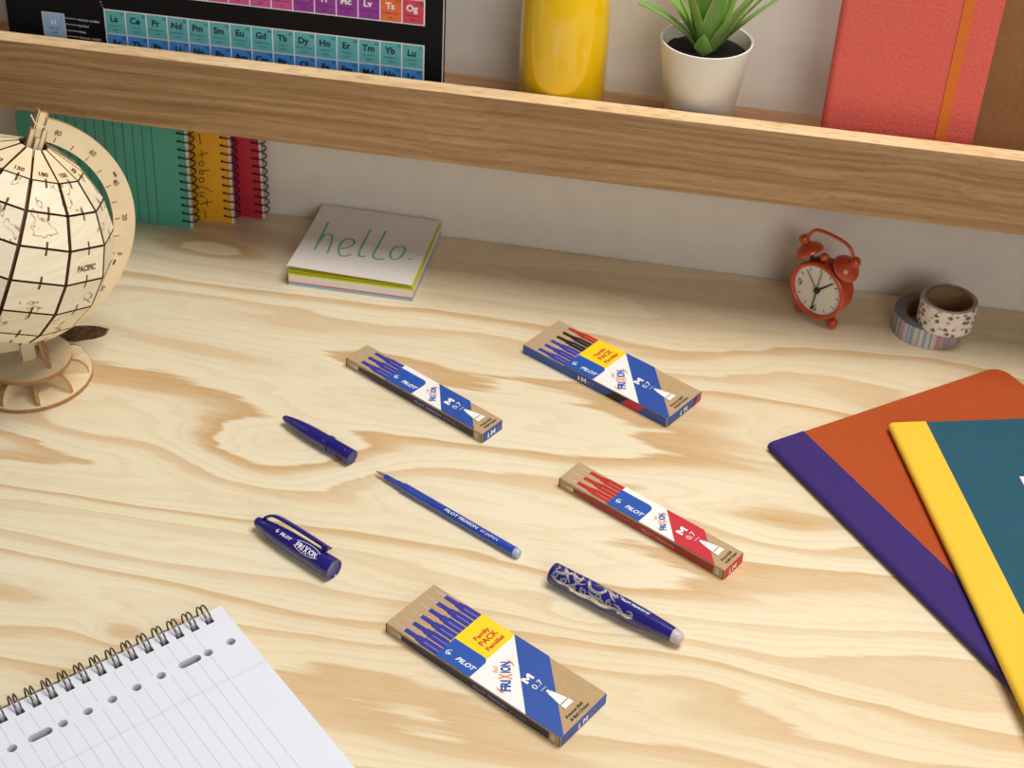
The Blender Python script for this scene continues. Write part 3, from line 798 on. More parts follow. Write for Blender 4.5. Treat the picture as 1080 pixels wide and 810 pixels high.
TD = [[(-0.4083, 0.0727), (-0.4079, 0.0646)], [(-0.41, 0.0551), (-0.4062, 0.0569), (-0.4025, 0.0581)], [(-0.4074, 0.0596), (-0.4071, 0.0537)],
[(-0.4066, 0.05), (-0.4083, 0.0505), (-0.4098, 0.0492), (-0.4097, 0.047), (-0.4078, 0.0469), (-0.4064, 0.0485), (-0.4066, 0.05)],
[(-0.4069, 0.0426), (-0.4087, 0.0431), (-0.4103, 0.0416), (-0.4097, 0.0396), (-0.4077, 0.0401), (-0.4069, 0.0426), (-0.4025, 0.0439)],
[(-0.4072, 0.0361), (-0.4092, 0.0366), (-0.4109, 0.0351), (-0.4105, 0.0331), (-0.4084, 0.0331), (-0.4072, 0.0347), (-0.4072, 0.0361)],
[(-0.4014, 0.0259), (-0.4063, 0.0282), (-0.4112, 0.0288), (-0.4121, 0.0274)], [(-0.4071, 0.0244), (-0.4115, 0.0236)],
[(-0.408, 0.0211), (-0.4095, 0.0199), (-0.4101, 0.0217), (-0.4117, 0.0202)], [(-0.4013, 0.0174), (-0.4071, 0.0153), (-0.4116, 0.0134)],
[(-0.4062, 0.0187), (-0.4054, 0.0126)], [(-0.4078, 0.0086), (-0.4078, 0.0020)]]
lean_book('green ruled spiral notebook standing under the shelf behind the globe', -.4150, .949, .09, .136, .084, .0050, M_green, M_blackwire, 12, ruled=True)
lean_book('mustard spiral notebook with to do list written down its cover', -.3862, .9635, .08, .130, .092, .0045, M_mustard, M_purplewire, 13, writing=TD)
lean_book('crimson spiral notebook nearest the bare wall, behind the mustard one', -.3654, .9765, .035, .125, .095, .0040, M_crimson, M_blackwire, 13, r=.0044)

# ================================================================== plywood globe
M_birch = mat('laser cut birch ply', (238, 218, 180), .7, var=.05, scale=90, bump=.05)
M_burnt = mat('burnt ply edge', (104, 66, 36), .8, var=.2, scale=300)
M_edge = mat('toasted ply edge', (176, 128, 78), .8, var=.15, scale=300)
M_engrave = mat('engraved line', (92, 60, 34), .8)
def panel_mat():
    """birch with faint engraved coast lines"""
    m, nt, b, ob = start('engraved birch panel')
    n = noise(nt, ob, 44.0, 3.5, .3, .6)
    line = mth(nt, 'SUBTRACT', 1.0, smooth(nt, mth(nt, 'ABSOLUTE', mth(nt, 'SUBTRACT', n, .605)), .006, .013))
    g = noise(nt, stretch(nt, ob, (40, 40, 400)), 1.0, 3.0)
    base = ramp(nt, g, [(.3, lin((236, 222, 190))), (.7, lin((246, 236, 210)))])
    nt.links.new(mix(nt, mth(nt, 'MULTIPLY', line, .75), base, lin((150, 108, 66))), b.inputs['Base Color'])
    b.inputs['Roughness'].default_value = .7
    return m
M_panel = panel_mat()
GX, GY, GZ, GR = -.4513, .7433, .1075, .0678
RAZ = .7326; TILT = math.radians(24.2)
t = thing('puzzle_globe', 'plywood model globe of flat engraved panels on a round slotted stand', 'globe', (GX, GY, 0))
# stand
mb = MB(); lathe(mb, [(.0400, 0), (.0405, .0002), (.0405, .0013), (.0400, .0015), (.0405, .0017), (.0405, .0030), (.0402, .0032)], M_birch, seg=64, mats=[M_edge]*6)
mb.f.pop(); mb.m.pop(); flat(mb, [(.0402*math.cos(2*PI*k/64), .0402*math.sin(2*PI*k/64)) for k in range(64)], .0032, M_birch)
mb.build('base_disc', t)
mb = MB(); lathe(mb, [(.0286, .0141), (.0286, .0171)], M_birch, seg=56, mats=[M_edge]); flat(mb, [(.0286*math.cos(2*PI*k/56), .0286*math.sin(2*PI*k/56)) for k in range(56)], .01712, M_birch); mb.build('upper_disc', t)
for k in range(10):
    a = 2*PI*k/10+.25
    X = Matrix.Rotation(a, 4, 'Z') @ Matrix.Rotation(PI/2, 4, 'X')
    poly = [(.010, .0032)]+[(.0385, .0032), (.0385, .0042)]+[(.0385-.0105*(1-math.cos(q)), .0042+.0099*math.sin(q)) for q in [PI/2*j/6 for j in range(1, 7)]]+[(.010, .0141)]
    mb = MB(); prism(mb, poly, -.0012, .0012, M_birch, X, side=M_edge); mb.build('fin', t)
# bracket that holds the ring
Xr = Matrix.Rotation(RAZ, 4, 'Z')
mb = MB(); prism(mb, [(-.0045, .0171), (.0045, .0171), (.0045, .0330), (.0015, .0345), (-.0045, .0300)], .0019, .0045, M_birch, Xr @ Matrix.Rotation(PI/2, 4, 'X'), side=M_edge)
prism(mb, [(-.0050, .0171), (.0050, .0171), (.0050, .0315), (-.0050, .0300)], -.0045, -.0019, M_birch, Xr @ Matrix.Rotation(PI/2, 4, 'X'), side=M_edge); mb.build('bracket', t)
mb = MB(); Xb = Xr @ Matrix.Translation((.0088, 0, 0)) @ Matrix.Rotation(PI/2, 4, 'Z') @ Matrix.Rotation(PI/2, 4, 'X')
prism(mb, [(-.0205, .0171), (-.0055, .0171), (-.0018, .0290), (-.0018, .0420), (-.0050, .0425), (-.0078, .0400)], -.0014, .0014, M_birch, Xb, side=M_edge)
prism(mb, [(.0035, .0171), (.0150, .0171), (.0070, .0400), (.0028, .0400), (.0028, .0290)], -.0014, .0014, M_birch, Xb, side=M_edge); mb.build('cross_bracket', t)
# meridian ring: a crescent plate in the plane of the axis
RZ0, RI, RO = .1100, .0702, .0850
Xg = Matrix.Translation((0, 0, RZ0)) @ Matrix.Rotation(RAZ, 4, 'Z')
def ringpt(r, a): return (r*math.sin(a), 0, r*math.cos(a))      # a measured from straight up, clockwise seen from the viewer
a0, a1, n = TILT+.03, PI+.85, 72
mb = MB()
for y0, y1 in ((-.0016, -.0001), (.0001, .0016)):
    vs = []
    for i in range(n+1):
        a = a0+(a1-a0)*i/n
        w0 = RI; w1 = RO
        for r, y in ((w0, y0), (w1, y0), (w1, y1), (w0, y1)):
            p = ringpt(r, a); vs.append((p[0], y, p[2]))
    mb.add(vs, [[i*4+0, i*4+1, i*4+5, i*4+4] for i in range(n)]+[[i*4+3, i*4+7, i*4+6, i*4+2] for i in range(n)], M_birch, Xg)
    mb.add(vs, [[i*4+1, i*4+2, i*4+6, i*4+5] for i in range(n)]+[[i*4+0, i*4+4, i*4+7, i*4+3] for i in range(n)]+[[3, 2, 1, 0], [n*4, n*4+1, n*4+2, n*4+3]], M_edge, Xg)
yy = -.00168
for k, lab in enumerate(['80', '', '60', '', '40', '', '20', '', '0', '', '20', '', '40', '', '60', '', '80']):
    a = TILT+math.radians(10+10*k)
    d = Vector((math.sin(a), 0, math.cos(a))); tt = Vector((math.cos(a), 0, -math.sin(a)))
    p0 = d*(RI+.0008); p1 = d*(RI+.0044)
    q = [p0-tt*.0003, p1-tt*.0003, p1+tt*.0003, p0+tt*.0003]
    mb.add([(v.x, yy, v.z) for v in q], [[0, 1, 2, 3]], M_engrave, Xg)
    if lab:
        c = d*(RI+.0062)
        O = Xg @ Vector((c.x, yy, c.z))-(Xg.to_3x3() @ Vector((d.x, 0, d.z)))*.0019*0
        U = Xg.to_3x3() @ Vector((tt.x, 0, tt.z)); V = Xg.to_3x3() @ Vector((d.x, 0, d.z))
        text(mb, lab, M_engrave, O-V*.0000, U, V, .0034, anchor='c', bold=.02)
for a in (TILT+math.radians(46), TILT+math.radians(95)):
    d = Vector((math.sin(a), 0, math.cos(a))); tt = Vector((math.cos(a), 0, -math.sin(a))); c = d*(RI+.0098 if a < 1.4 else RI+.006)
    q = [c+tt*.0020+d*.0007, c-tt*.0020+d*.0007, c-tt*.0020-d*.0007, c+tt*.0020-d*.0007]
    mb.add([(v.x, yy, v.z) for v in q], [[0, 1, 2, 3]], M_burnt, Xg)
mb.build('meridian_ring', t)
# ball: dark inner former and flat panels with gaps
Xs = Matrix.Translation((0, 0, GZ)) @ Matrix.Rotation(RAZ, 4, 'Z') @ Matrix.Rotation(TILT, 4, 'Y') @ Matrix.Rotation(-RAZ, 4, 'Z')
mb = MB(); lathe(mb, [((GR-.0052)*math.cos(math.radians(a)), (GR-.0052)*math.sin(math.radians(a))) for a in (-44, -38, -30, -20, -10, 0, 10, 20, 30, 40, 50, 60, 70, 80, 88)], M_burnt, Xs, 40); mb.build('inner_former', t, smooth=60)
SEAM = math.radians(-63.4)
lats = [-43, -31.3, -13, 5.3, 23.6, 41.9, 60.2, 83]
def sp(la, lo, r): return Vector((r*math.cos(la)*math.cos(lo), r*math.cos(la)*math.sin(lo), r*math.sin(la)))
for k in range(12):
    lo0, lo1 = SEAM+k*PI/6, SEAM+(k+1)*PI/6
    for j in range(len(lats)-1):
        la0, la1 = math.radians(lats[j]), math.radians(lats[j+1])
        C4 = [sp(la0, lo0, GR), sp(la0, lo1, GR), sp(la1, lo1, GR), sp(la1, lo0, GR)]
        cen = sum(C4, Vector())/4
        nn = (C4[2]-C4[0]).cross(C4[3]-C4[1]).normalized()
        g = .0009 if j < 6 else .0005
        q = []
        for i, p in enumerate(C4):
            pr_, nx = C4[i-1], C4[(i+1) % 4]
            q.append(p+((pr_ if i % 2 == 1 else nx)-p).normalized()*g*1.35+((nx if i % 2 == 1 else pr_)-p).normalized()*g*.8)
        if j == 6:     # petals that curl up round the pole
            q[2] += nn*.0016; q[3] += nn*.0016
        mb = MB(); th_ = .0018
        vs = q+[p-nn*th_ for p in q]
        mb.add(vs, [[0, 1, 2, 3], [7, 6, 5, 4]], M_panel if j < 6 else M_birch, Xs)
        mb.add(vs, [[i, i+4, (i+1) % 4+4, (i+1) % 4] for i in range(4)], M_burnt, Xs)
        ex = (q[1]-q[0]).normalized(); ey = nn.cross(ex)
        z = nn*.00012
        for s, (A_, B_) in ((1, (q[0], q[1])), (-1, (q[3], q[2]))):
            if j == 6 and s < 0: continue
            mid = (A_+B_)/2+(B_-A_)*.04
            w_ = .0007; l_ = .0036
            mb.add([mid-ex*w_+z, mid+ex*w_+z, mid+ex*w_+ey*s*l_+z, mid-ex*w_+ey*s*l_+z], [[0, 1, 2, 3] if s > 0 else [3, 2, 1, 0]], M_burnt, Xs)
        if lats[j] == 5.3 and k == 1:
            R3 = Xs.to_3x3()
            text(mb, 'PACIFIC', M_engrave, Xs @ (cen-ex*.0080-ey*.0035+z), R3 @ ex, R3 @ ey, .0038, width=.0165, bold=.04)
        if j == 6 and k in (0, 1, 11, 10, 2):
            b0 = (q[0]+q[1])/2; ey2 = ((q[2]+q[3])/2-b0).normalized()
            R3 = Xs.to_3x3()
            text(mb, {11: '150', 0: '180', 1: '150', 10: '120', 2: '120'}[k], M_engrave, Xs @ (b0+ey2*.0036+ex.cross(ey2)*.00018), R3 @ ex, R3 @ ey2, .0032, anchor='c', bold=.04)
        mb.build('panel', t)
# pivot post at the pole
mb = MB(); Xp = Matrix.Translation((0, 0, GZ)) @ Matrix.Rotation(RAZ, 4, 'Z') @ Matrix.Rotation(TILT, 4, 'Y')
for x, y, w_, d_, z0, z1 in ((-.0038, -.0012, .0030, .0030, .062, .0790), (.0000, -.0034, .0030, .0024, .060, .0745), (.0038, -.0012, .0030, .0030, .062, .0795), (0, .0030, .0034, .0026, .062, .0880), (0, -.0005, .0046, .0026, .062, .0905), (-.0026, .0006, .0016, .0040, .074, .0912), (.0028, .0004, .0014, .0040, .074, .0900)):
    bm = bmesh.new(); bmesh.ops.create_cube(bm, size=1.0)
    for v in bm.verts: v.co = Vector((x+v.co.x*w_, y+v.co.y*d_, z0+(v.co.z+.5)*(z1-z0)))
    vs = [v.co.copy() for v in bm.verts]; bm.verts.index_update(); fs = [[v.index for v in f.verts] for f in bm.faces]
    bm.free()
    for f_ in fs:
        nx_ = (vs[f_[1]]-vs[f_[0]]).cross(vs[f_[2]]-vs[f_[1]]).normalized()
        mb.add([vs[i_] for i_ in f_], [list(range(len(f_)))], M_edge if abs(nx_.x) > .5 or nx_.z > .5 else M_birch, Xp)
    for e_ in (-1, 1): mb.add([(x+e_*w_/2-.0002, y-d_/2-.00008, z0), (x+e_*w_/2+.0002, y-d_/2-.00008, z0), (x+e_*w_/2+.0002, y-d_/2-.00008, z1), (x+e_*w_/2-.0002, y-d_/2-.00008, z1)], [[0, 1, 2, 3]], M_burnt, Xp)
tube(mb, [(-.0075, -.0020, .0880), (-.0040, -.0036, .0835), (.0004, -.0034, .0815), (.0030, -.0024, .0820)], .0004, M_birch, Xp, seg=6)
mb.build('pivot_post', t)

# ================================================================== alarm clock
M_clock = mat('satin orange red enamel', (194, 72, 38), .3, var=.03, scale=40, coat=.4)
M_dial = mat('pale dial card', (226, 222, 212), .5, var=.015)
M_darkpost = mat('dark gunmetal', (50, 42, 38), .35, metal=.6)
M_glass = None
CX, CY, CZ, CRR = .0705, .9405, .0300, .0246
rt = Vector((.848, -.530, 0))
t = thing('alarm_clock', 'small orange red twin bell alarm clock with pale dial and carry handle', 'clock', (CX, CY, 0), math.atan2(rt.y, rt.x))
t.scale = (.93, .93, .93)
# local: +X viewer's right of the dial, -Y out of the dial, +Z up
Xc = Matrix.Translation((0, 0, CZ)) @ Matrix.Rotation(PI/2, 4, 'X')   # lathe axis Z -> local -Y
R = CRR
mb = MB(); lathe(mb, [(.0002, -.0120), (R*.60, -.0118), (R*.86, -.0106), (R*.95, -.0080), (R*.95, .0050), (R*.93, .0058)], M_clock, Xc, 56); mb.build('case', t, smooth=40)
mb = MB(); lathe(mb, [(R*.93, .0050), (R*.99, .0055), (R*1.0, .0068), (R*.985, .0082), (R*.93, .0090), (R*.87, .0086), (R*.845, .0074), (R*.845, .0060)], M_clock, Xc, 64, caps=False); mb.build('bezel', t, smooth=50)
mb = MB(); lathe(mb, [(R*.86, .0056), (R*.86, .0062)], M_dial, Xc, 48)
def D(a, r, z=.0064): return Xc @ Vector((r*math.sin(a), r*math.cos(a), z))
for h in range(12):
    if h in (6, 9): continue
    a = h*PI/6; p0, p1 = R*.66, R*.78
    dx = Vector((math.cos(a), -math.sin(a), 0))*.00035
    mb.add([Xc @ (Vector((p*math.sin(a), p*math.cos(a), .00632))+s*dx) for p, s in ((p0, -1), (p1, -1), (p1, 1), (p0, 1))], [[0, 1, 2, 3]], M_black)
for s, a in (('6', PI), ('9', -PI/2)):
    c = D(a, R*.66, .00632)
    text(mb, s, M_black, c-Vector((0, 0, .0030)), (1, 0, 0), (0, 0, 1), .0066, anchor='c')
dial = mb.build('dial', t, smooth=30)
def hand(a, ln_, w0, w1, z, nm, tail=0.0, dot=0):
    b = MB(); d = Vector((math.sin(a), math.cos(a), 0)); s = Vector((math.cos(a), -math.sin(a), 0)); zz = Vector((0, 0, z))
    q = [-d*tail-s*w0/2, -d*tail+s*w0/2, d*ln_+s*w1/2, d*ln_-s*w1/2]
    b.add([Xc @ (p+zz) for p in q]+[Xc @ (p+zz+Vector((0, 0, .0003))) for p in q], [[0, 1, 2, 3], [7, 6, 5, 4], [0, 4, 5, 1], [1, 5, 6, 2], [2, 6, 7, 3], [3, 7, 4, 0]], M_black)
    if dot: ball(b, Xc @ (d*ln_+zz), dot, M_black, u=10, v=6, sc=(1, .3, 1))
    b.build(nm, dial)
hand(math.radians(46), R*.70, .0017, .0010, .0068, 'hour_hand')
hand(math.radians(187), R*.72, .0012, .0008, .0071, 'minute_hand', .002, .0011)
hand(math.radians(-38), R*.74, .0006, .0006, .0074, 'alarm_hand')
hand(math.radians(6), R*.72, .0006, .0006, .0077, 'second_hand', .002)
mb = MB(); lathe(mb, [(.0026, .0064), (.0026, .0082), (.0016, .0086), (.0002, .0086)], M_black, Xc, 20); mb.build('hub', dial, smooth=40)
for s in (-1, 1):
    mb = MB(); ball(mb, (s*.0155, -.001, .0042), .0042, M_clock); tube(mb, [(s*.0150, -.0005, .0050), (s*.0135, 0, .0105)], .0018, M_darkpost); mb.build('foot', t, smooth=60)
    d = Vector((s*.60, 0, .80)).normalized(); o = Vector((0, .001, CZ))+Vector((s*.0135, 0, .0205))
    q = d.to_track_quat('Z', 'Y').to_matrix().to_4x4(); q.translation = o
    mb = MB(); tube(mb, [o-d*.0015, o+d*.006], .0016, M_darkpost); mb.build('bell_post', t, smooth=60)
    mb = MB()
    lathe(mb, [(0.01056, 0.00400), (0.01128, 0.00354), (0.01164, 0.00446), (0.01104, 0.00699), (0.00888, 0.00998), (0.00552, 0.01205), (0.00360, 0.01297), (0.00336, 0.01412), (0.00408, 0.01527), (0.00432, 0.01688), (0.00336, 0.01895), (0.00144, 0.01987), (0.00024, 0.01998)], M_clock, q, 36, caps=False)
    lathe(mb, [(0.01056, 0.00400), (0.00840, 0.00906), (0.00024, 0.01136)], M_darkpost, q, 36, caps=False); mb.build('bell', t, smooth=50)
mb = MB(); ball(mb, (-.0010, -.0030, CZ+.0285), .0036, M_clock); tube(mb, [(-.0010, -.0020, CZ+.0225), (-.0010, -.0030, CZ+.0270)], .0010, M_darkpost); mb.build('striker', t, smooth=60)
hp = spl([(-.0215, .001, CZ+.0330), (-.0190, .001, CZ+.0400), (-.0150, .001, CZ+.0448), (-.0080, .001, CZ+.0466), (.0060, .001, CZ+.0464), (.0150, .001, CZ+.0440), (.0198, .001, CZ+.0390), (.0215, .001, CZ+.0330)], 5)
mb = MB(); tube(mb, hp, .0014, M_clock, seg=10); mb.build('handle', t, smooth=60)

# ================================================================== two rolls of paper tape
def stripes():
    m, nt, b, ob = start('striped washi paper')
    sp_ = nd(nt, 'ShaderNodeSeparateXYZ', {0: ob})
    a = mth(nt, 'MULTIPLY', mth(nt, 'ARCTAN2', sp_.outputs[1], sp_.outputs[0]), 21.0)
    r_ = nd(nt, 'ShaderNodeTexWhiteNoise', {'W': mth(nt, 'FLOOR', mth(nt, 'MULTIPLY', a, 1.0))}, noise_dimensions='1D').outputs[0]
    c = ramp(nt, r_, [(0, lin((188, 184, 182))), (.26, lin((120, 118, 126))), (.44, lin((168, 164, 164))), (.62, lin((190, 62, 60))), (.71, lin((60, 130, 178))), (.80, lin((96, 92, 128))), (.90, lin((220, 150, 150)))], 'CONSTANT')
    fr = mth(nt, 'FRACT', a)
    c = mix(nt, smooth(nt, mth(nt, 'ABSOLUTE', mth(nt, 'SUBTRACT', fr, .5)), .30, .42), c, lin((214, 210, 206)))
    nt.links.new(c, b.inputs['Base Color']); b.inputs['Roughness'].default_value = .6
    return m
def blotches():
    m, nt, b, ob = start('animal print washi paper')
    v = nd(nt, 'ShaderNodeTexVoronoi', {'Vector': stretch(nt, ob, (190, 190, 240)), 'Scale': 1.0, 'Randomness': .9})
    d = mth(nt, 'ADD', v.outputs['Distance'], mth(nt, 'MULTIPLY', noise(nt, ob, 900.0, 3.0), .75))
    f = mth(nt, 'SUBTRACT', 1.0, smooth(nt, d, .64, .74))
    pale = mth(nt, 'SUBTRACT', 1.0, smooth(nt, mth(nt, 'ADD', v.outputs['Distance'], mth(nt, 'MULTIPLY', noise(nt, ob, 400.0, 2.0), .6)), .72, .82))
    c = mix(nt, mth(nt, 'MULTIPLY', pale, .35), lin((236, 226, 212)), lin((190, 170, 140)))
    c = mix(nt, mth(nt, 'MULTIPLY', f, .88), c, lin((58, 50, 44)))
    nt.links.new(c, b.inputs['Base Color']); b.inputs['Roughness'].default_value = .65
    return m
M_wound = mat('wound tape edge', (112, 110, 118), .7, var=.18, scale=700)
M_wound2 = mat('pale wound tape edge', (168, 158, 146), .7, var=.25, scale=800)
M_core = mat('brown card core', (150, 116, 78), .85, var=.12, scale=300)
def tape(label, x, y, z, ro, ri, h, ms, medge):
    t = thing('tape_roll', label, 'tape', (x, y, z), random.random()*3, 'rolls of patterned paper tape')
    b = MB(); e = .0004
    lathe(b, [(ri+.0012, 0), (ro-e, 0), (ro, e), (ro, h-e), (ro-e, h), (ri+.0012, h)], medge, seg=72, mats=[medge, ms, ms, ms, medge], caps=False); b.build('tape', t, smooth=40)
    b = MB(); lathe(b, [(ri, .0002), (ri+.0012, .0002), (ri+.0012, h-.0004), (ri, h-.0004)], M_core, seg=64, caps=False, closed=True); b.build('card_core', t, smooth=40)
tape('roll of striped paper tape lying flat on the desk beneath the other roll', .1500, .9462, 0, .0255, .0170, .0150, stripes(), M_wound)
tape('smaller roll of animal print paper tape perched on the striped roll', .1600, .9362, .0151, .0200, .0158, .0200, blotches(), M_wound2)

# ================================================================== on the shelf
ZF = .1391
# --- periodic table book
M_chart = mat('black glossy cover', (9, 9, 13), .6, var=.1, scale=60, spec=.25)
M_pinkc = mat('magenta cell', (206, 84, 150), .45); M_purc = mat('purple cell', (150, 56, 158), .45); M_tealc = mat('turquoise cell', (98, 182, 188), .45)
M_bluec = mat('azure cell', (74, 146, 218), .45); M_orac = mat('orange cell', (238, 112, 66), .45); M_redc = mat('red cell', (216, 70, 92), .45); M_icec = mat('ice blue cell', (160, 190, 226), .45)
M_cellink = mat('dark cell ink', (20, 34, 48), .5)
t = thing('periodic_table_book', 'black hardback book with a colourful periodic table on its cover, at left of the shelf', 'book', (-.5285, .9290, ZF+.0006))
t.rotation_euler = (math.radians(-4), 0, 0)
CW, CH, CT = .3178, .235, .0065
mb = MB(); box(mb, (0, 0, 0), (CW, .0012, CH), M_chart, bevel=.0004, seg=1); fcov = mb.build('front_cover', t)
mb = MB(); box(mb, (.002, .0013, .001), (CW-.0001, CT-.0023, CH-.002), M_white); mb.build('page_block', t)
mb = MB(); box(mb, (0, CT-.0022, 0), (CW+.0006, CT, CH), M_chart, bevel=.0004, seg=1); mb.build('back_cover', t)
mb = MB(); P0 = -.00012
def rect(x0, z0, x1, z1, m, k=0): mb.add([(x0, P0-k*.00006, z0), (x1, P0-k*.00006, z0), (x1, P0-k*.00006, z1), (x0, P0-k*.00006, z1)], [[0, 1, 2, 3]], m)
CE = .01537; X0 = .3051-15*CE; ZL = .0447; HC = .0172
NAMES = {'La': 'Lanthanum', 'Ce': 'Cerium', 'Pr': 'Praseodymium', 'Nd': 'Neodymium', 'Pm': 'Promethium', 'Sm': 'Samarium', 'Eu': 'Europium', 'Gd': 'Gadolinium', 'Tb': 'Terbium', 'Dy': 'Dysprosium', 'Ho': 'Holmium', 'Er': 'Erbium', 'Tm': 'Thulium', 'Yb': 'Ytterbium', 'Lu': 'Lutetium',
         'Ts': 'Tennessine', 'Og': 'Oganesson', 'Lv': 'Livermorium', 'Mc': 'Moscovium', 'Fl': 'Flerovium', 'Nh': 'Nihonium', 'Cn': 'Copernicium', 'Rg': 'Roentgenium', 'Ds': 'Darmstadtium', 'Mt': 'Meitnerium'}
WT = ['138.91', '140.12', '140.91', '144.24', '145', '150.36', '151.96', '157.25', '158.93', '162.50', '164.93', '167.26', '168.93', '173.05', '174.97']
def row(syms, num0, x0, ztop, cols, ink=M_cellink, h=HC, wts=None):
    n = len(syms)
    rect(x0-.0006, ztop-h-.0003, x0+n*CE+.0003, ztop+.0003, M_white)
    for i, s in enumerate(syms):
        m = cols[i] if isinstance(cols, list) else cols
        xa = x0+i*CE
        rect(xa+.0002, ztop-h+.0004, xa+CE-.0006, ztop-.0004, m, 1)
        ik = ink[i] if isinstance(ink, list) else ink
        text(mb, s, ik, (xa+CE*.44, P0-.00014, ztop-h*.48), (1, 0, 0), (0, 0, 1), .0046, anchor='c', bold=.035)
        text(mb, str(num0+i), M_cellink, (xa+CE-.0010, P0-.00014, ztop-.0034), (1, 0, 0), (0, 0, 1), .0022, anchor='r')
        if s in NAMES:
            text(mb, NAMES[s], M_cellink, (xa+CE*.46, P0-.00014, ztop-h*.68), (1, 0, 0), (0, 0, 1), .0013, anchor='c', width=min(.0118, .0010*len(NAMES[s])+.001))
            text(mb, (wts[i] if wts else str(int((num0+i)*2.53))), M_cellink, (xa+CE*.46, P0-.00014, ztop-h*.86), (1, 0, 0), (0, 0, 1), .0013, anchor='c')
row(['La', 'Ce', 'Pr', 'Nd', 'Pm', 'Sm', 'Eu', 'Gd', 'Tb', 'Dy', 'Ho', 'Er', 'Tm', 'Yb', 'Lu'], 57, X0, ZL, M_tealc, wts=WT)
row(['Ac', 'Th', 'Pa', 'U', 'Np', 'Pu', 'Am', 'Cm', 'Bk', 'Cf', 'Es', 'Fm', 'Md', 'No', 'Lr'], 89, X0, ZL-HC-.0002, M_bluec)
R7 = ['Rf', 'Db', 'Sg', 'Bh', 'Hs', 'Mt', 'Ds', 'Rg', 'Cn', 'Nh', 'Fl', 'Mc', 'Lv', 'Ts', 'Og']
row(R7, 104, X0, .0762, [M_pinkc]*9+[M_purc]*4+[M_orac, M_redc], ink=[M_cellink]*8+[M_white]*7)
R6 = ['Hf', 'Ta', 'W', 'Re', 'Os', 'Ir', 'Pt', 'Au', 'Hg', 'Tl', 'Pb', 'Bi', 'Po', 'At', 'Rn']
row(R6, 72, X0, .0936, [M_pinkc]*9+[M_purc]*4+[M_orac, M_redc], ink=[M_cellink]*8+[M_white]*7)
row(['Cs', 'Ba'], 55, X0-3*CE, .0936, [M_redc, M_orac]); row(['Fr', 'Ra'], 87, X0-3*CE, .0762, [M_redc, M_orac])
# the key with its pointers
hx, hz = .0272, .0375
rect(hx-.0004, hz-HC-.0004, hx+.0166, hz+.0004, M_white); rect(hx, hz-HC, hx+.0162, hz, M_icec, 1)
text(mb, 'H', M_white, (hx+.0078, P0-.00014, hz-.0088), (1, 0, 0), (0, 0, 1), .0042, anchor='c', bold=.02)
text(mb, '1', M_cellink, (hx+.0145, P0-.00014, hz-.0030), (1, 0, 0), (0, 0, 1), .0020, anchor='c')
text(mb, 'Hydrogen', M_cellink, (hx+.0080, P0-.00014, hz-.0116), (1, 0, 0), (0, 0, 1), .0015, anchor='c')
text(mb, '1.008', M_cellink, (hx+.0080, P0-.00014, hz-.0148), (1, 0, 0), (0, 0, 1), .0014, anchor='c')
for s, dz in (('Atomic number', .0018), ('Symbol', .0062), ('Name', .0108), ('Atomic weight', .0150)):
    rect(hx+.0170, hz-dz-.0009, hx+.0262, hz-dz-.0006, M_white)
    text(mb, s, M_white, (hx+.0268, P0-.00014, hz-dz-.0016), (1, 0, 0), (0, 0, 1), .0018, width=.00125*len(s))
for k in range(16):
    a = k/15; px_ = X0-.0010-.0085*a+.004*a*a; pz_ = ZL+.0010+.030*a
    rect(px_-.0003, pz_-.0003, px_+.0003, pz_+.0003, M_white)
mb.build('printed_table', fcov)
# --- yellow bottle
M_bottle = mat('glossy yellow lacquer', (248, 200, 10), .12, var=.01, scale=20, coat=.8)
t = thing('water_bottle', 'glossy yellow metal bottle standing on the shelf', 'bottle', (-.1290, .9450, ZF))
r = .0300
mb = MB(); lathe(mb, [(.0002, 0), (r-.003, 0), (r-.0012, .0008), (r, .0030), (r+.0002, .060), (r-.0004, .080), (r-.0024, .104), (r-.0070, .124), (r-.0130, .142), (r-.0165, .156), (r-.0170, .170)], M_bottle, seg=64); mb.build('body', t, smooth=50)
mb = MB(); lathe(mb, [(r-.0168, .1702), (r-.0150, .1712), (r-.0150, .1950), (r-.0170, .1975), (.0002, .198)], M_steel, seg=48); mb.build('screw_cap', t, smooth=40)
# --- potted plant
M_pot = mat('cream glazed pot', (244, 238, 226), .35, var=.015, scale=30, coat=.15)
M_soil = mat('black soil', (30, 26, 28), .95, var=.5, scale=500)
def leafmat():
    m, nt, b, ob = start('succulent leaf')
    at = nd(nt, 'ShaderNodeUVMap').outputs[0]
    sp_ = nd(nt, 'ShaderNodeSeparateXYZ', {0: at})
    e = mth(nt, 'ABSOLUTE', mth(nt, 'SUBTRACT', sp_.outputs[0], .5))
    g = mix(nt, sp_.outputs[1], lin((150, 184, 98)), lin((110, 164, 80)))
    g = mix(nt, mth(nt, 'MULTIPLY', noise(nt, ob, 140.0, 2.0), .35), g, lin((104, 150, 60)))
    g = mix(nt, smooth(nt, e, .42, .5), g, lin((176, 196, 104)))
    nt.links.new(g, b.inputs['Base Color']); b.inputs['Roughness'].default_value = .38
    b.inputs['Subsurface Weight'].default_value = .15; b.inputs['Subsurface Scale'].default_value = .004
    return m
M_leaf = leafmat()
PX, PY = -.0335, .9450; PH_ = .0675
t = thing('potted_succulent', 'spiky green succulent in a tapered cream pot on the shelf', 'potted plant', (PX, PY, ZF))
mb = MB(); lathe(mb, [(.0002, 0), (.0205, 0), (.0212, .0006), (.0308, PH_-.0012), (.0309, PH_-.0003), (.0303, PH_), (.0294, PH_-.0004), (.0291, PH_-.0016), (.0278, PH_-.011), (.0270, PH_-.016)], M_pot, seg=64, caps=False); mb.build('pot', t, smooth=50)
mb = MB(); vs = []; fs = []; nr, ns = 9, 40
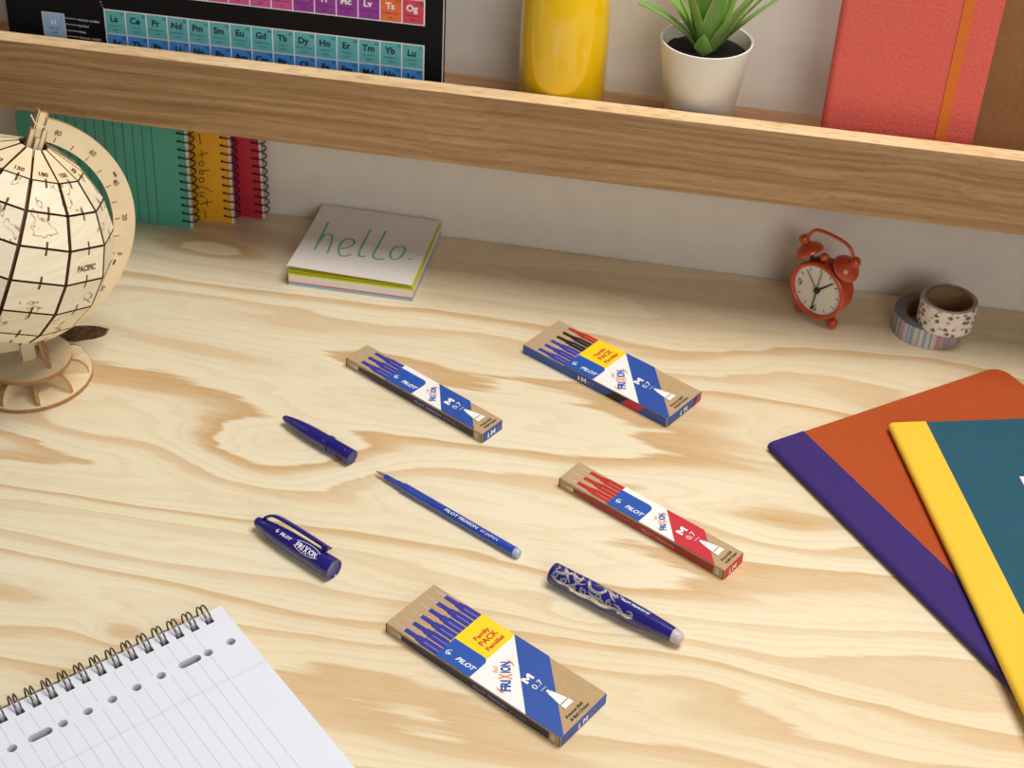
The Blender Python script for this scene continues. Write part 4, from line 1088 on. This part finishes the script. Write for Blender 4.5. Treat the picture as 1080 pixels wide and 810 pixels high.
for i in range(nr+1):
    for k in range(ns):
        a = 2*PI*k/ns; rr = .0279*i/nr
        vs.append((rr*math.cos(a), rr*math.sin(a), PH_-.0098+(random.random()-.5)*.0016+.0022*(1-i/nr)))
for i in range(nr):
    for k in range(ns): fs.append([i*ns+k, i*ns+(k+1) % ns, (i+1)*ns+(k+1) % ns, (i+1)*ns+k])
mb.add(vs, [f[::-1] for f in fs], M_soil); mb.build('soil', t, smooth=60)
def leaf(az, el0, el1, ln_, wd, r0=.004, base=.35):
    """a blade that leaves the centre at azimuth az, elevation el0 bending to el1; channelled, thick, pointed"""
    me_v = []; uv = []; n = 14; side = Vector((-math.sin(az), math.cos(az), 0)); out = Vector((math.cos(az), math.sin(az), 0))
    p = Vector((r0*math.cos(az), r0*math.sin(az), PH_-.0085)); rows = 6
    for i in range(n+1):
        s = i/n; el = el0+(el1-el0)*s
        d = out*math.cos(el)+Vector((0, 0, 1))*math.sin(el); nn = side.cross(d)
        w_ = 1.2*wd*(base+(1-base)*min(1, s/.30)**.8)*(1-max(0, (s-.30)/.70)**1.7) + .0002
        tk = wd*.22*(1-.75*s)+.0002
        for u, h in ((-1, .30), (-.5, -.25), (0, -.55), (.5, -.25), (1, .30), (.5, .75-.5), (0, .15), (-.5, .75-.5)):
            me_v.append(p+side*u*w_/2+nn*(-h)*tk*1.2); uv.append((.5+u/2, s))
        p = p+d*(ln_/n)
    m_ = 8
    b = MB(); F_ = [[i*m_+k, i*m_+(k+1) % m_, (i+1)*m_+(k+1) % m_, (i+1)*m_+k] for i in range(n) for k in range(m_)]
    F_.append(list(range(m_))[::-1])
    b.add(me_v, F_, M_leaf); o = b.build('leaf', t, smooth=70)
    ul = o.data.uv_layers.new(name='UVMap')
    for lp in o.data.loops: ul.data[lp.index].uv = uv[lp.vertex_index]
rd = math.radians
for az, e0, e1, ln_, wd, r0 in ((-98, 58, 88, .0185, .0100, .0085), (178, 46, 14, .064, .0085, .003), (205, 52, 22, .060, .009, .004), (160, 56, 36, .070, .010, .003), (188, 66, 56, .070, .011, .003),
                            (222, 72, 64, .062, .0115, .003), (-112, 80, 80, .060, .0125, .002), (100, 76, 70, .072, .012, .003), (-70, 74, 64, .064, .0125, .003), (-40, 62, 48, .066, .0115, .003),
                            (-14, 60, 48, .074, .0110, .004), (2, 52, 36, .072, .0085, .004), (22, 58, 46, .07, .010, .003), (50, 66, 56, .07, .011, .003), (130, 64, 52, .07, .0105, .003), (75, 84, 86, .075, .012, .001), (-20, 74, 72, .07, .0115, .002)):
    leaf(rd(az), rd(e0), rd(e1), ln_, wd, r0)
# --- coral notebook with elastic band
M_coral = mat('coral leatherette', (230, 100, 88), .5, var=.06, scale=420, bump=.45)
M_elastic = mat('orange elastic', (226, 118, 32), .7, var=.12, scale=1200, bump=.3)
t = thing('journal', 'coral leatherette journal with an orange elastic band, upright on the shelf', 'notebook', (.0490, .9290, ZF+.0007))
t.rotation_euler = (rd(-2.5), 0, 0)
JW, JH, JT = .0992, .142, .0125
mb = MB(); prof = [(JW, 0), (JW, .0018)]
pts = [(JW-.002, .0000), (JW, .0006), (JW, .0014), (JW-.002, .0020), (.006, .0020)]
outer = [(JW-.0004, 0), (.0045, 0)]+[(.0045-.0045*math.sin(a), .0045-.0045*math.cos(a)) for a in [PI/2*k/7 for k in range(1, 8)]]
outer = outer+[(x_, JT-y_) for x_, y_ in outer[::-1]]
inner = [(.0032, JT-.002), (.0032, .0020)]
poly = outer+[(JW-.0004, JT-.0020), (.0045, JT-.0020), (.0032, JT-.004), (.0032, .004), (.0045, .0020), (JW-.0004, .0020)]
prism(mb, poly, 0, JH, M_coral); mb.build('cover', t, smooth=30)
mb = MB(); box(mb, (.0035, .0022, .002), (JW-.002, JT-.0022, JH-.002), M_page); mb.build('page_block', t)
mb = MB(); ex_ = .0745
for lo, hi in (((ex_, -.0008, -.0003), (ex_+.0066, -.0001, JH+.0008)), ((ex_, JT+.0001, -.0003), (ex_+.0066, JT+.0007, JH+.0008)), ((ex_, -.0008, JH+.0002), (ex_+.0066, JT+.0007, JH+.0009))): box(mb, lo, hi, M_elastic)
mb.build('elastic_band', t)
# --- kraft notebook behind it
t = thing('kraft_notebook', 'brown kraft covered notebook partly behind the coral journal at the shelf end', 'notebook', (.1130, .9560, ZF+.0008))
t.rotation_euler = (rd(-5), 0, 0)
M_kraftbook = mat('brown kraft cover', (146, 100, 58), .8, var=.10, scale=250)
for nm, y0, y1, ins, m in (('front_cover', 0, .0007, 0, M_kraftbook), ('page_block', .0007, .0063, .0012, M_page), ('back_cover', .0063, .0070, 0, M_kraftbook)):
    mb = MB(); box(mb, (ins, y0, 0), (.150-ins, y1, .21-ins), m); mb.build(nm, t)
